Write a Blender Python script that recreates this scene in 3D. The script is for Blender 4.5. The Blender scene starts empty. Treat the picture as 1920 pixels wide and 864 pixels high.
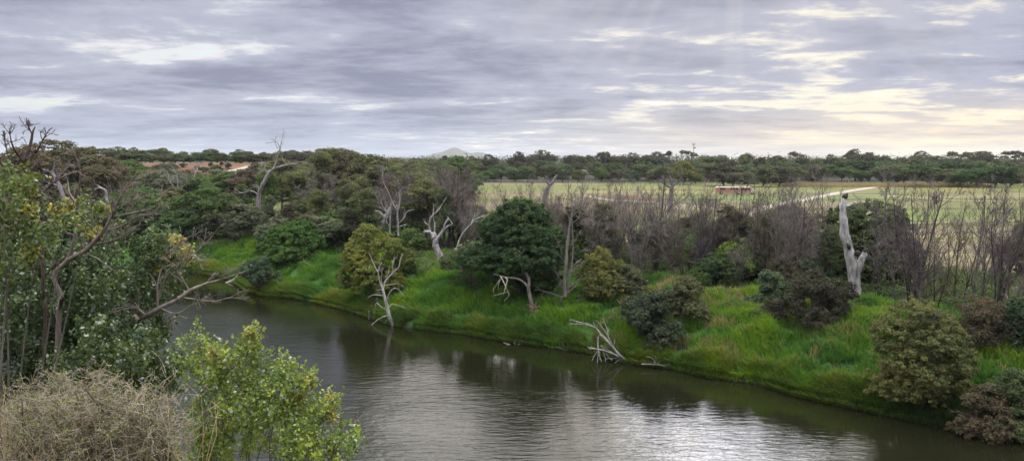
import bpy, math
import numpy as np
from math import radians, sin, cos, pi
SC = bpy.context.scene
COL = SC.collection
RNG = np.random.default_rng

# ------------------------------------------------------------------ camera
FPX = 1423.0; CAMZ = 16.0; TH = math.atan(132 / 1423)
cd = bpy.data.cameras.new('camera'); cam = bpy.data.objects.new('camera', cd); COL.objects.link(cam)
cam.location = (0, 0, CAMZ); cam.rotation_euler = (pi / 2 - TH, 0, 0)
cd.sensor_width = 36; cd.lens = 36 * FPX / 1920; cd.clip_start = .1; cd.clip_end = 60000
SC.camera = cam

# ------------------------------------------------------------------ sky, sun, exposure
SUN_EL, SUN_AZ = radians(22.5), radians(16)          # ahead and to the right, behind the cloud deck
w = bpy.data.worlds.new('World'); SC.world = w; w.use_nodes = True
nt = w.node_tree; nt.nodes.clear()


def N(t, **k):
    n = nt.nodes.new(t)
    for a, b in k.items():
        if a == 'ins':
            for i, v in b.items():
                if isinstance(v, bpy.types.NodeSocket): nt.links.new(v, n.inputs[i])
                else: n.inputs[i].default_value = v
        else: setattr(n, a, b)
    return n


def M(op, a, b=0.0, c=0.0, clamp=False):
    return N('ShaderNodeMath', operation=op, use_clamp=clamp, ins={0: a, 1: b, 2: c}).outputs[0]


def MR(v, a, b, c=0.0, d=1.0, typ='SMOOTHSTEP'):
    return N('ShaderNodeMapRange', interpolation_type=typ, ins={0: v, 1: a, 2: b, 3: c, 4: d}).outputs[0]


def MIX(f, a, b):
    return N('ShaderNodeMix', data_type='RGBA', ins={0: f, 6: a, 7: b}).outputs[2]


def RGB(c):
    n = nt.nodes.new('ShaderNodeRGB'); n.outputs[0].default_value = (*c, 1); return n.outputs[0]


tc = N('ShaderNodeTexCoord').outputs['Generated']
sep = N('ShaderNodeSeparateXYZ', ins={0: tc})
dx, dy, dz = sep.outputs
zc = M('ADD', M('MAXIMUM', dz, 0.0), 0.085)
px_, py_ = M('DIVIDE', dx, zc), M('DIVIDE', dy, zc)
plane = N('ShaderNodeCombineXYZ', ins={0: px_, 1: M('MULTIPLY', py_, 1.0), 2: 95.2}).outputs[0]
n1 = N('ShaderNodeTexNoise', ins={'Vector': plane, 'Scale': .55, 'Detail': 9, 'Roughness': .55, 'Distortion': .3}).outputs[0]
n2 = N('ShaderNodeTexNoise', ins={'Vector': N('ShaderNodeVectorMath', operation='MULTIPLY', ins={0: plane, 1: (.8, 1.15, 1)}).outputs[0],
                                  'Scale': 1.5, 'Detail': 8, 'Roughness': .6, 'Distortion': .4}).outputs[0]
n3 = N('ShaderNodeTexNoise', ins={'Vector': plane, 'Scale': 5.0, 'Detail': 5, 'Roughness': .6}).outputs[0]
dens = M('ADD', M('ADD', M('MULTIPLY', n1, .56), M('MULTIPLY', n2, .34)), M('MULTIPLY', n3, .10))
warm = MR(dx, -.22, .50)
thin = MR(dens, .492, .428)                  # 1 where the deck is thin and glows
gap = MR(dens, M('SUBTRACT', .438, M('MULTIPLY', warm, .034)), .375)                  # holes to the blue
sdir = (sin(SUN_AZ) * cos(SUN_EL), cos(SUN_AZ) * cos(SUN_EL), sin(SUN_EL))
cs = N('ShaderNodeVectorMath', operation='DOT_PRODUCT', ins={0: tc, 1: sdir}).outputs['Value']
glow = MR(cs, .90, 1.0)
glow2 = MR(cs, .988, .9997)
low = MR(dz, .095, .0)
grey = MIX(MR(dens, .47, .62), RGB((.54, .56, .68)), RGB((.30, .32, .435)))
grey = MIX(M('MULTIPLY', glow, .35), grey, RGB((.62, .60, .66)))
brt = MIX(warm, RGB((.90, .90, .92)), RGB((1.12, 1.04, .86)))
cloud = MIX(thin, grey, brt)
hor = MIX(warm, RGB((.48, .57, .72)), RGB((1.15, .93, .62)))
cloud = MIX(M('MULTIPLY', low, M('MULTIPLY', MR(dens, .62, .42, .6, .95), M('ADD', .7, M('MULTIPLY', warm, .3)))), cloud, hor)
sky = N('ShaderNodeTexSky', sky_type='NISHITA', sun_disc=False, sun_elevation=SUN_EL, sun_rotation=SUN_AZ,
        air_density=1.0, dust_density=1.0, ozone_density=1.5)
BG = .12
cloud = MIX(MR(dz, .3, .7, 0, .75), cloud, RGB((.66, .65, .61)))
su = (-sin(SUN_AZ) * sin(SUN_EL), -cos(SUN_AZ) * sin(SUN_EL), cos(SUN_EL)); sr = (cos(SUN_AZ), -sin(SUN_AZ), 0)
ang = M('ARCTAN2', N('ShaderNodeVectorMath', operation='DOT_PRODUCT', ins={0: tc, 1: sr}).outputs['Value'], N('ShaderNodeVectorMath', operation='DOT_PRODUCT', ins={0: tc, 1: su}).outputs['Value'])
rayn = N('ShaderNodeTexNoise', noise_dimensions='1D', ins={'W': ang, 'Scale': 5.5, 'Detail': 2}).outputs[0]
rays = M('MULTIPLY', MR(rayn, .45, .65), M('MULTIPLY', MR(cs, .90, .985), .12))
cloud = MIX(rays, cloud, RGB((1.0, .96, .9)))
# the deck is brighter overhead than at the horizon, and brightest round the hidden sun
gain = M('ADD', M('ADD', MR(dz, .38, .76, .92, 7.0), M('MULTIPLY', glow, MR(dz, .16, .34, 0.0, .15))), M('MULTIPLY', glow2, 14.0))
gain = M('DIVIDE', gain, BG)
cl = N('ShaderNodeVectorMath', operation='SCALE', ins={0: cloud, 'Scale': gain}).outputs[0]
skyb = N('ShaderNodeVectorMath', operation='SCALE', ins={0: sky.outputs[0], 'Scale': 1.0}).outputs[0]
fin = MIX(M('MULTIPLY', gap, M('SUBTRACT', 1.0, M('MULTIPLY', low, .8))), cl, skyb)
bgn = N('ShaderNodeBackground', ins={0: fin, 1: BG})
nt.links.new(bgn.outputs[0], N('ShaderNodeOutputWorld').inputs[0])
w.cycles.sampling_method = 'MANUAL'; w.cycles.sample_map_resolution = 512

ld = bpy.data.lights.new('sun', 'SUN'); ld.energy = 1.1; ld.angle = radians(50); ld.color = (1, .93, .82)
sun = bpy.data.objects.new('sun', ld); COL.objects.link(sun)
sun.rotation_euler = (pi / 2 - SUN_EL, 0, pi - SUN_AZ)
SC.view_settings.view_transform = 'Standard'; SC.view_settings.look = 'None'
SC.view_settings.exposure = 0.03; SC.view_settings.gamma = 1.0
cy = SC.cycles
cy.max_bounces = 6; cy.diffuse_bounces = 3; cy.glossy_bounces = 3; cy.transmission_bounces = 2; cy.transparent_max_bounces = 4
cy.volume_bounces = 0; cy.caustics_reflective = False; cy.caustics_refractive = False
cy.use_denoising = True; cy.use_adaptive_sampling = True; cy.adaptive_threshold = .008

# ------------------------------------------------------------------ maths helpers
NB = np.array([.62, .78]) / math.hypot(.62, .78)      # across the river
UB = np.array([-NB[1], NB[0]])                        # along the river, upstream


def nrm(v): return v / np.maximum(np.linalg.norm(v, axis=-1, keepdims=True), 1e-9)


def hsh(i, j, s):
    v = np.sin(i * 127.1 + j * 311.7 + s * 74.7) * 43758.5453
    return v - np.floor(v)


def vnoise(x, y, s=0):
    i, j = np.floor(x), np.floor(y); u, v = x - i, y - j
    u = u * u * (3 - 2 * u); v = v * v * (3 - 2 * v)
    return (hsh(i, j, s) * (1 - u) + hsh(i + 1, j, s) * u) * (1 - v) + (hsh(i, j + 1, s) * (1 - u) + hsh(i + 1, j + 1, s) * u) * v


def fbm(x, y, s=0, o=4):
    a, t, r = .5, 0, 0
    for k in range(o):
        r = r + a * vnoise(x * 2 ** k, y * 2 ** k, s + k * 7); t += a; a *= .5
    return r / t


def ss(a, b, x):
    t = np.clip((x - a) / (b - a), 0, 1); return t * t * (3 - 2 * t)


WL_S = np.array([-200, 3.3, 6.4, 9.3, 12.5, 16, 19.4, 22.7, 26, 29.4, 33.9, 37.7, 41.5, 46.5, 50.3, 54.1, 58.2, 65, 73.4, 77.8, 82.8, 93, 101.2, 118.6, 160, 400])
WL_E = np.array([51.2, 51.7, 51.1, 51.2, 51.3, 51.7, 52.8, 52.1, 52.6, 51.9, 52.7, 51.9, 51.4, 51.4, 50.3, 49.7, 50.6, 52, 52.6, 51.3, 52, 55.7, 56, 50.5, 47, 40])


def bank_e(X, Y):
    d = X * NB[0] + Y * NB[1]; s = X * UB[0] + Y * UB[1]
    return d - np.interp(s, WL_S, WL_E), s, d


def height(X, Y):
    X = np.asarray(X, float); Y = np.asarray(Y, float)
    e, s, d = bank_e(X, Y)
    t = np.clip(e / 12.5, 0, 1)
    far = 3.5 * (1 - (1 - t) ** 1.7) + np.where(e > 0, .28, 0)
    hum = (fbm(X * .45, Y * .45, 3) - .5)
    far = far + hum * ss(.3, 2.5, e) * (1.5 - 1.1 * ss(13, 26, e)) * (1 - ss(60, 90, e))
    far = far + 1.5 * ss(110, 210, Y) + 3.0 * ss(380, 560, Y)
    far = far + 9.5 * ss(232, 285, Y) * ss(-62, -100, X)
    far = far + 1.6 * np.exp(-(((X - 30) / 14) ** 2 + ((Y - 205) / 6) ** 2))
    z = np.where(e > 0, far, np.maximum(-1.6, e * .7))
    dn = d - 20 - 1.2 * (vnoise(s * .12, 0 * s, 9) - .5)
    near = np.clip(-dn * .60, -1.6, 12.2) + 1.2 * (fbm(X * .3, Y * .3, 5) - .5) * ss(0, -3, dn) + .8 * ss(-16, -22, dn)
    return np.where(dn < 3, np.maximum(near, -1.6), z)


def h1(x, y): return float(height(np.array([x]), np.array([y]))[0])


def ray(px, py):
    x = (px - 960) / FPX; y = -(py - 432) / FPX
    return np.array([x, cos(TH) + y * sin(TH), -sin(TH) + y * cos(TH)])


def at_y(px, py, Y):                                  # a point of the place at a given distance
    d = ray(px, py); return np.array([0, 0, CAMZ]) + d * (Y / d[1])


def ground(px, py):                                   # where a line of sight meets the ground
    d = ray(px, py); lo, hi = 30.0, 900.0
    for k in range(2):
        t = np.geomspace(lo, hi, 400); P = np.array([0, 0, CAMZ]) + d * t[:, None]
        i = int(np.argmax(P[:, 2] < np.maximum(height(P[:, 0], P[:, 1]), 0))); lo, hi = t[max(i - 1, 0)], t[i] if i else t[-1]
    return np.array([0, 0, CAMZ]) + d * hi


def y_for(px, e):                                     # distance at which column px is e metres behind the far waterline
    k = (px - 960) / FPX; return (e + 51.6) / (NB[0] * k + NB[1])


# ------------------------------------------------------------------ mesh helpers
class MB:
    def __init__(s): s.V = []; s.Q = []; s.T = []; s.n = 0

    def add(s, V, Q, t=.5):
        V = np.asarray(V, float).reshape(-1, 3); Q = np.asarray(Q, int).reshape(-1, 4)
        s.V.append(V); s.Q.append(Q + s.n); s.n += len(V)
        s.T.append(np.broadcast_to(np.asarray(t, float), (len(V),)).copy()); return s

    def build(s, name, mat, parent=None, origin=(0, 0, 0), smooth=True, color=None, cols=None):
        V = np.concatenate(s.V) - np.asarray(origin, float); Q = np.concatenate(s.Q); T = np.concatenate(s.T)
        me = bpy.data.meshes.new(name)
        me.vertices.add(len(V)); me.vertices.foreach_set('co', V.astype(np.float32).ravel())
        me.loops.add(Q.size); me.loops.foreach_set('vertex_index', Q.astype(np.int32).ravel())
        me.polygons.add(len(Q)); me.polygons.foreach_set('loop_start', np.arange(0, Q.size, 4, dtype=np.int32))
        me.polygons.foreach_set('use_smooth', np.full(len(Q), smooth))
        a = me.attributes.new('tint', 'FLOAT', 'POINT'); a.data.foreach_set('value', T.astype(np.float32))
        if cols is not None:
            c = me.attributes.new('col', 'FLOAT_COLOR', 'POINT')
            c.data.foreach_set('color', np.hstack([cols, np.ones((len(cols), 1))]).astype(np.float32).ravel())
        me.update(calc_edges=True); me.materials.append(mat)
        o = bpy.data.objects.new(name, me); COL.objects.link(o)
        if parent is not None: o.parent = parent
        else: o.location = origin
        if color is not None: o.color = (*color, 1)
        return o


def tubes(mb, P, R, K=4, t=.5, cap=False):
    P = np.asarray(P, float); R = np.asarray(R, float)
    if cap:
        P = np.concatenate([P, P[:, -1:] + (P[:, -1:] - P[:, -2:-1]) * .02], 1); R = np.concatenate([R, R[:, -1:] * .02], 1)
    n, S, _ = P.shape
    d = nrm(np.gradient(P, axis=1))
    tot = nrm(P[:, -1] - P[:, 0]); ref = np.where(np.abs(tot[:, 2:3]) > .7, [[1., .2, 0]], [[.1, .1, 1.]])
    a = ref[:, None, :] - (ref[:, None, :] * d).sum(-1, keepdims=True) * d
    u = nrm(a); v = np.cross(d, u)
    th = np.arange(K) / K * 2 * pi
    ring = P[:, :, None, :] + R[:, :, None, None] * (np.cos(th)[None, None, :, None] * u[:, :, None, :] + np.sin(th)[None, None, :, None] * v[:, :, None, :])
    idx = np.arange(n * S * K).reshape(n, S, K)
    q = np.stack([idx[:, :-1], np.roll(idx, -1, 2)[:, :-1], np.roll(idx, -1, 2)[:, 1:], idx[:, 1:]], -1)
    tt = np.broadcast_to(np.asarray(t, float).reshape(-1, 1, 1) if np.ndim(t) else np.array([[[t]]]), (n, S, K)).ravel() if np.ndim(t) == 0 else np.repeat(np.asarray(t), S * K)
    mb.add(ring.reshape(-1, 3), q.reshape(-1, 4), tt)


def perp(rng, d):
    r = rng.normal(size=d.shape); r -= (r * d).sum(-1, keepdims=True) * d; return nrm(r)


def kids(rng, P, R, n, tmin=.3, tmax=1., ang=(30, 60), lenf=(.3, .6), S=4, up=.15, wob=.15, rr=.5, rmin=.006, abslen=None, taper=.6):
    NN, S0, _ = P.shape
    idx = np.repeat(np.arange(NN), n); t = rng.uniform(tmin, tmax, len(idx)); f = t * (S0 - 1); i = np.minimum(f.astype(int), S0 - 2); fr = (f - i)[:, None]
    pos = P[idx, i] * (1 - fr) + P[idx, i + 1] * fr; d = nrm(P[idx, i + 1] - P[idx, i])
    r = R[idx, i] * (1 - fr[:, 0]) + R[idx, i + 1] * fr[:, 0]
    a = np.radians(rng.uniform(ang[0], ang[1], len(idx)))[:, None]
    dr = d * np.cos(a) + perp(rng, d) * np.sin(a); dr[:, 2] += up; dr = nrm(dr)
    plen = np.linalg.norm(np.diff(P, axis=1), axis=2).sum(1)[idx]
    L = rng.uniform(lenf[0], lenf[1], len(idx)) * (plen * (1 - taper * t) if abslen is None else abslen)
    out = [pos]
    for k in range(S - 1):
        dr = dr + rng.normal(size=dr.shape) * wob; dr[:, 2] += up * .25; dr = nrm(dr); pos = pos + dr * (L / (S - 1))[:, None]; out.append(pos)
    r0 = np.maximum(r * rr, rmin)
    return np.stack(out, 1), np.maximum(r0[:, None] * np.linspace(1, .35, S)[None], rmin * .6)


def catmull(pts, n):
    p = np.asarray(pts, float); m = len(p)
    if m == 2: return p[0] + (p[1] - p[0]) * np.linspace(0, 1, n)[:, None]
    q = np.vstack([2 * p[0] - p[1], p, 2 * p[-1] - p[-2]])
    t = np.linspace(0, m - 1 - 1e-6, n); i = t.astype(int); f = (t - i)[:, None]
    a, b, c, d = q[i], q[i + 1], q[i + 2], q[i + 3]
    return .5 * (2 * b + (c - a) * f + (2 * a - 5 * b + 4 * c - d) * f ** 2 + (3 * b - a - 3 * c + d) * f ** 3)


def leaves(mb, rng, C, Nn, size, asp=.5, t=.5, T=None):
    Nn = nrm(Nn); tg = perp(rng, Nn) if T is None else nrm(T)
    b = np.cross(Nn, tg); s = np.asarray(size).reshape(-1, 1) * np.ones((len(C), 1))
    V = np.stack([C - tg * s, C + b * s * asp, C + tg * s, C - b * s * asp], 1)
    mb.add(V.reshape(-1, 3), np.arange(len(C) * 4).reshape(-1, 4), np.repeat(np.broadcast_to(t, (len(C),)), 4))


def sph(rng, n, zmin=-1.):
    z = rng.uniform(zmin, 1, n); a = rng.uniform(0, 2 * pi, n); r = np.sqrt(1 - z * z)
    return np.stack([r * np.cos(a), r * np.sin(a), z], 1)


def crown(mb, rng, lobes, puffs, nleaf, pr, leaf, zmin=-.35, asp=.5, jit=.5, shell=(.72, 1.02)):
    lobes = np.asarray(lobes, float)
    area = (lobes[:, 3] * lobes[:, 4] + lobes[:, 3] * lobes[:, 5]); k = rng.choice(len(lobes), puffs, p=area / area.sum())
    d = sph(rng, puffs, zmin); c = lobes[k, :3] + d * lobes[k, 3:6] * rng.uniform(shell[0], shell[1], (puffs, 1))
    r = pr * rng.uniform(.6, 1.35, puffs); o_ = rng.uniform(size=puffs) < .24; r = np.where(o_, r * .5, r); c = c + (d * lobes[k, 3:6] * rng.uniform(.06, .36, (puffs, 1))) * o_[:, None]
    lt = rng.normal(0, .10, len(lobes))[k]
    i = np.repeat(np.arange(puffs), nleaf); u = sph(rng, len(i))
    u[:, 2] = np.where(u[:, 2] < -.45, -u[:, 2] * .6, u[:, 2])
    P = c[i] + u * (r[i] * rng.uniform(.45, 1.0, len(i)) ** .7)[:, None] * [1, 1, .92]
    nn = u * 1.0 + d[i] * .35 + [0, 0, .2] + rng.normal(size=u.shape) * jit
    pt = rng.normal(0, .13, puffs) + lt
    leaves(mb, rng, P, nn, leaf * rng.uniform(.6, 1.25, len(i)), asp, np.clip(.5 + pt[i] + rng.normal(0, .14, len(i)), 0, 1))


def limbs(mb, rng, base, lobes, r0, split=.35, K=6, sag=.1, frac=.8):
    """a tapered trunk that forks into one limb for each part of the crown"""
    lobes = np.asarray(lobes, float); base = np.asarray(base, float)
    top = lobes[:, :3].mean(0); fork = base + (top - base) * split + rng.normal(0, .02, 3) * np.linalg.norm(top - base)
    tr = catmull([base, base + (fork - base) * .5 + rng.normal(0, .03, 3) * np.linalg.norm(fork - base), fork], 7)
    tubes(mb, tr[None], np.linspace(r0 * 1.25, r0 * .8, 7)[None], K + 2)
    P, R = [], []
    for l in lobes:
        end = fork + (l[:3] - fork) * frac; mid = fork + (end - fork) * .5 + rng.normal(0, .1, 3) * np.linalg.norm(end - fork) + [0, 0, -sag * np.linalg.norm(end - fork)]
        P.append(catmull([fork - [0, 0, .05], mid, end], 7)); R.append(np.linspace(r0 * .6, r0 * .18, 7))
    P, R = np.array(P), np.array(R); tubes(mb, P, R, K)
    a, b = kids(rng, P, R, 5, .35, 1, (25, 60), (.35, .7), 4, .1, .18, .5, .02); tubes(mb, a, b, 3)
    return P, R


# ------------------------------------------------------------------ materials
def new_mat(name):
    global nt
    m = bpy.data.materials.new(name); m.use_nodes = True; nt = m.node_tree; nt.nodes.clear(); return m


def finish(sh, disp=None):
    o = N('ShaderNodeOutputMaterial'); nt.links.new(sh, o.inputs[0])


def leaf_mat(name, trans=.32, hue=.05, rough=.7, spec=.12, pale=0.0):
    m = new_mat(name)
    col = N('ShaderNodeObjectInfo').outputs['Color']; t = N('ShaderNodeAttribute', attribute_name='tint').outputs['Fac']
    c = N('ShaderNodeHueSaturation', ins={'Hue': MR(t, 0, 1, .5 + hue, .5 - hue, 'LINEAR'), 'Saturation': MR(t, 0, 1, .85, 1.1, 'LINEAR'),
                                          'Value': MR(t, 0, 1, .5, 1.6, 'LINEAR'), 'Color': col}).outputs[0]
    if pale: c = MIX(MR(t, 1 - pale, 1 - pale + .01), c, RGB((.36, .40, .36)))
    p = N('ShaderNodeBsdfPrincipled', ins={'Base Color': c, 'Roughness': rough, 'Specular IOR Level': spec})
    tr = N('ShaderNodeBsdfTranslucent', ins={0: N('ShaderNodeVectorMath', operation='MULTIPLY', ins={0: c, 1: (1.25, 1.2, .6)}).outputs[0]})
    finish(N('ShaderNodeMixShader', ins={0: trans, 1: p.outputs[0], 2: tr.outputs[0]}).outputs[0]); return m


def bark_mat(name, sc=3.0, lo=.45, hi=1.35, rough=.85, bump=.5):
    m = new_mat(name)
    col = N('ShaderNodeObjectInfo').outputs['Color']; g = N('ShaderNodeTexCoord').outputs['Object']
    mp = N('ShaderNodeMapping', ins={0: g, 3: (1, 1, .22)}).outputs[0]
    n = N('ShaderNodeTexNoise', ins={'Vector': mp, 'Scale': sc * 2.5, 'Detail': 6, 'Roughness': .65, 'Distortion': .6}).outputs[0]
    k = N('ShaderNodeTexNoise', ins={'Vector': g, 'Scale': sc * .35, 'Detail': 3}).outputs[0]
    f = M('MULTIPLY', MR(n, .3, .7, lo, hi, 'LINEAR'), MR(k, .3, .7, .55, 1.3, 'LINEAR'))
    c = N('ShaderNodeVectorMath', operation='SCALE', ins={0: col, 'Scale': f}).outputs[0]
    b = N('ShaderNodeBump', ins={'Strength': bump, 'Distance': .04, 'Height': n}).outputs[0]
    finish(N('ShaderNodeBsdfPrincipled', ins={'Base Color': c, 'Roughness': rough, 'Specular IOR Level': .2, 'Normal': b}).outputs[0]); return m


def plain_mat(name, c, rough=.6, metal=0., var=.25, sc=3.):
    m = new_mat(name)
    n = N('ShaderNodeTexNoise', ins={'Vector': N('ShaderNodeTexCoord').outputs['Object'], 'Scale': sc, 'Detail': 6, 'Roughness': .7}).outputs[0]
    cc = N('ShaderNodeVectorMath', operation='SCALE', ins={0: RGB(c), 'Scale': MR(n, .3, .7, 1 - var, 1 + var, 'LINEAR')}).outputs[0]
    finish(N('ShaderNodeBsdfPrincipled', ins={'Base Color': cc, 'Roughness': rough, 'Metallic': metal}).outputs[0]); return m


LEAF = leaf_mat('leaf')
POP = leaf_mat('poplar_leaf', trans=.35, hue=.035, rough=.5, spec=.3, pale=.05)
GRASS = leaf_mat('grass_blade', trans=.4, hue=.05, rough=.6, spec=.2)
BARK = bark_mat('bark'); TWIG = bark_mat('twig', 6, .7, 1.2)
DEAD = bark_mat('weathered_wood', 1.6, .32, 1.5, .85, 1.0)

m = new_mat('ground'); GROUND = m
g = N('ShaderNodeTexCoord').outputs['Object']
vc = N('ShaderNodeAttribute', attribute_name='col').outputs['Color']
a = N('ShaderNodeTexNoise', ins={'Vector': g, 'Scale': 1.3, 'Detail': 8, 'Roughness': .7}).outputs[0]
b = N('ShaderNodeTexNoise', ins={'Vector': N('ShaderNodeMapping', ins={0: g, 3: (.012, .09, 1)}).outputs[0], 'Scale': 1.0, 'Detail': 7, 'Roughness': .62}).outputs[0]
c_ = N('ShaderNodeTexNoise', ins={'Vector': g, 'Scale': .11, 'Detail': 6, 'Roughness': .6}).outputs[0]
f = M('MULTIPLY', M('MULTIPLY', MR(a, .3, .7, .7, 1.3, 'LINEAR'), MR(b, .35, .65, .62, 1.3, 'LINEAR')), MR(c_, .35, .65, .85, 1.15, 'LINEAR'))
c = N('ShaderNodeVectorMath', operation='SCALE', ins={0: vc, 'Scale': f}).outputs[0]
hs = N('ShaderNodeHueSaturation', ins={'Hue': MR(b, .35, .65, .49, .515, 'LINEAR'), 'Saturation': MR(c_, .35, .65, .8, 1.15, 'LINEAR'), 'Color': c}).outputs[0]
bp = N('ShaderNodeBump', ins={'Strength': .6, 'Distance': .15, 'Height': a}).outputs[0]
finish(N('ShaderNodeBsdfPrincipled', ins={'Base Color': hs, 'Roughness': .95, 'Specular IOR Level': .1, 'Normal': bp}).outputs[0])

m = new_mat('river_water'); WATER = m
g = N('ShaderNodeTexCoord').outputs['Object']
rot = radians(-38)
mp = N('ShaderNodeMapping', ins={0: g, 2: (0, 0, rot), 3: (.55, 1.9, 1)}).outputs[0]
r1 = N('ShaderNodeTexNoise', ins={'Vector': mp, 'Scale': 1.25, 'Detail': 4, 'Roughness': .55, 'Distortion': .5}).outputs[0]
r2 = N('ShaderNodeTexNoise', ins={'Vector': mp, 'Scale': 3.6, 'Detail': 3, 'Roughness': .5, 'Distortion': .3}).outputs[0]
patch = N('ShaderNodeTexNoise', ins={'Vector': N('ShaderNodeMapping', ins={0: g, 2: (0, 0, rot), 3: (.5, 1, 1)}).outputs[0], 'Scale': .07, 'Detail': 4}).outputs[0]
at_ = N('ShaderNodeAttribute', attribute_name='tint').outputs['Fac']
hgt = M('MULTIPLY', M('ADD', M('MULTIPLY', r1, .75), M('MULTIPLY', r2, .25)), M('MULTIPLY', MR(patch, .38, .6, .4, 1.15), at_))
bp = N('ShaderNodeBump', ins={'Strength': 1.0, 'Distance': .075, 'Height': hgt}).outputs[0]
wc = MIX(MR(patch, .35, .65), RGB((.0065, .007, .003)), RGB((.009, .0095, .0045)))
finish(N('ShaderNodeBsdfPrincipled', ins={'Base Color': wc, 'Roughness': .045, 'IOR': 1.333, 'Specular IOR Level': .5, 'Normal': bp}).outputs[0])


# ------------------------------------------------------------------ things, labels
def tag(o, label=None, cat=None, group=None, kind=None):
    if label: o['label'] = label
    if cat: o['category'] = cat
    if group: o['group'] = group
    if kind: o['kind'] = kind
    return o


def empty(name, loc=(0, 0, 0), label=None, cat=None, group=None):
    o = bpy.data.objects.new(name, None); o.empty_display_size = .3; COL.objects.link(o); o.location = loc
    return tag(o, label, cat, group)


def copy_thing(src, loc, rz, sc, hue=None):
    r = src.copy(); COL.objects.link(r); r.location = loc; r.rotation_euler = (0, 0, rz); r.scale = sc
    for ch in src.children:
        c = ch.copy(); COL.objects.link(c); c.parent = r
        if hue is not None and ch.name.split('.')[0] in ('crown',): c.color = (*hue, 1)
    return r


# ------------------------------------------------------------------ ground, one sheet to the horizon
def axis(segs):
    out = []
    for a, b, st in segs: out.append(np.arange(a, b, st))
    out.append([segs[-1][1]]); return np.concatenate(out)


gx = axis([(-14000, -1500, 1500), (-1500, -300, 100), (-300, -110, 6), (-110, -60, 1.2), (-60, 62, .6), (62, 160, 2.0), (160, 420, 8), (420, 1500, 90), (1500, 14000, 1500)])
gy = axis([(-600, -40, 60), (-40, 0, 3), (0, 30, 1.), (30, 125, .6), (125, 260, 1.6), (260, 400, 4), (400, 1000, 25), (1000, 2000, 200), (2000, 16000, 2000)])
GX, GY = np.meshgrid(gx, gy); GZ = height(GX, GY)
E_, S_, D_ = bank_e(GX, GY)
c0 = lambda *c: np.array(c, float)


def mixc(A, B, t): return A * (1 - t[..., None]) + B * t[..., None]


cl_ = np.zeros(GX.shape + (3,)) + c0(.045, .055, .026)
cl_ = np.where((E_ > 0)[..., None], c0(.036, .080, .018), cl_)
cl_ = mixc(cl_, c0(.060, .062, .028) + 0 * cl_, ss(15, 24, E_) * (fbm(GX * .15, GY * .15, 21) > .42))
fld = mixc(c0(.128, .120, .044) + 0 * cl_, c0(.100, .118, .034) + 0 * cl_, ss(.44, .58, fbm(GX * .02, GY * .06, 31)))
fld = mixc(fld, c0(.145, .115, .070) + 0 * cl_, ss(.52, .66, fbm(GX * .014 + 9, GY * .06, 41)))
cl_ = mixc(cl_, fld, ss(38, 58, E_ + 8 * (fbm(GX * .1, GY * .1, 51) - .5)))
cl_ = mixc(cl_, c0(.035, .037, .024) + 0 * cl_, ss(345, 375, GY))
cl_ = mixc(cl_, c0(.125, .072, .048) + 0 * cl_, ss(240, 262, GY) * ss(-66, -84, GX) * (1 - ss(300, 330, GY)))
cl_ = mixc(cl_, c0(.115, .078, .055) + 0 * cl_, np.clip(1.1 * np.exp(-(((GX - 31) / 12) ** 2 + ((GY - 203) / 6) ** 2)), 0, 1))
nb = (D_ < 24)
cl_ = np.where(nb[..., None], c0(.06, .058, .035), cl_)
cl_ = np.where(((E_ > -1.5) & (E_ < .35))[..., None], c0(.018, .016, .011), cl_)
mb = MB(); ny, nx = GX.shape; id_ = np.arange(nx * ny).reshape(ny, nx)
mb.add(np.stack([GX, GY, GZ], -1).reshape(-1, 3), np.stack([id_[:-1, :-1], id_[:-1, 1:], id_[1:, 1:], id_[1:, :-1]], -1).reshape(-1, 4))
tag(mb.build('ground', GROUND, cols=cl_.reshape(-1, 3)), kind='structure')

# water: one sheet, calm in the lee of the far bank and rippled in midstream
wx = axis([(-260, -70, 4), (-70, 90, 1.5), (90, 300, 8)]); wy = axis([(-40, 10, 4), (10, 130, 1.5), (130, 420, 8)])
WX, WY = np.meshgrid(wx, wy); we, ws_, wd = bank_e(WX, WY); ny, nx = WX.shape; id_ = np.arange(nx * ny).reshape(ny, nx)
keep = (np.abs(wd[:-1, :-1] - 38) < 40) & (GY.min() < 0)
mb = MB(); q = np.stack([id_[:-1, :-1], id_[:-1, 1:], id_[1:, 1:], id_[1:, :-1]], -1)[keep]
calm = .10 + .90 * ss(-1.5, -13, we + 5 * (fbm(ws_ * .08, wd * .15, 61) - .5))
mb.add(np.stack([WX, WY, 0 * WX], -1).reshape(-1, 3), q, calm.ravel())
tag(mb.build('river_water', WATER), kind='structure')

# far hills
hx = np.linspace(-1300, 420, 130); hy = np.linspace(6200, 8200, 40); HX, HY = np.meshgrid(hx, hy)
xr = HX / 7000 * FPX + 960
prof = 80 * np.exp(-((xr - 852) / 20) ** 2) + 58 * np.exp(-((xr - 905) / 24) ** 2) + 52 * np.exp(-((xr - 818) / 22) ** 2) + 35 * np.exp(-((xr - 870) / 30) ** 2) + 12 * (fbm(HX * .01, HY * .01, 71) - .5)
HZ = (prof * 1.05 + 12) * np.exp(-((HY - 7000) / 420) ** 2) + 2
ny, nx = HX.shape; id_ = np.arange(nx * ny).reshape(ny, nx)
mb = MB().add(np.stack([HX, HY, HZ], -1).reshape(-1, 3), np.stack([id_[:-1, :-1], id_[:-1, 1:], id_[1:, 1:], id_[1:, :-1]], -1).reshape(-1, 4))
tag(mb.build('hills', GROUND, cols=np.zeros((nx * ny, 3)) + c0(.05, .06, .035)), kind='structure')

# dirt tracks over the paddock
TRK = plain_mat('track_dirt', (.27, .23, .19), .95, 0, .18, .6)


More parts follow.
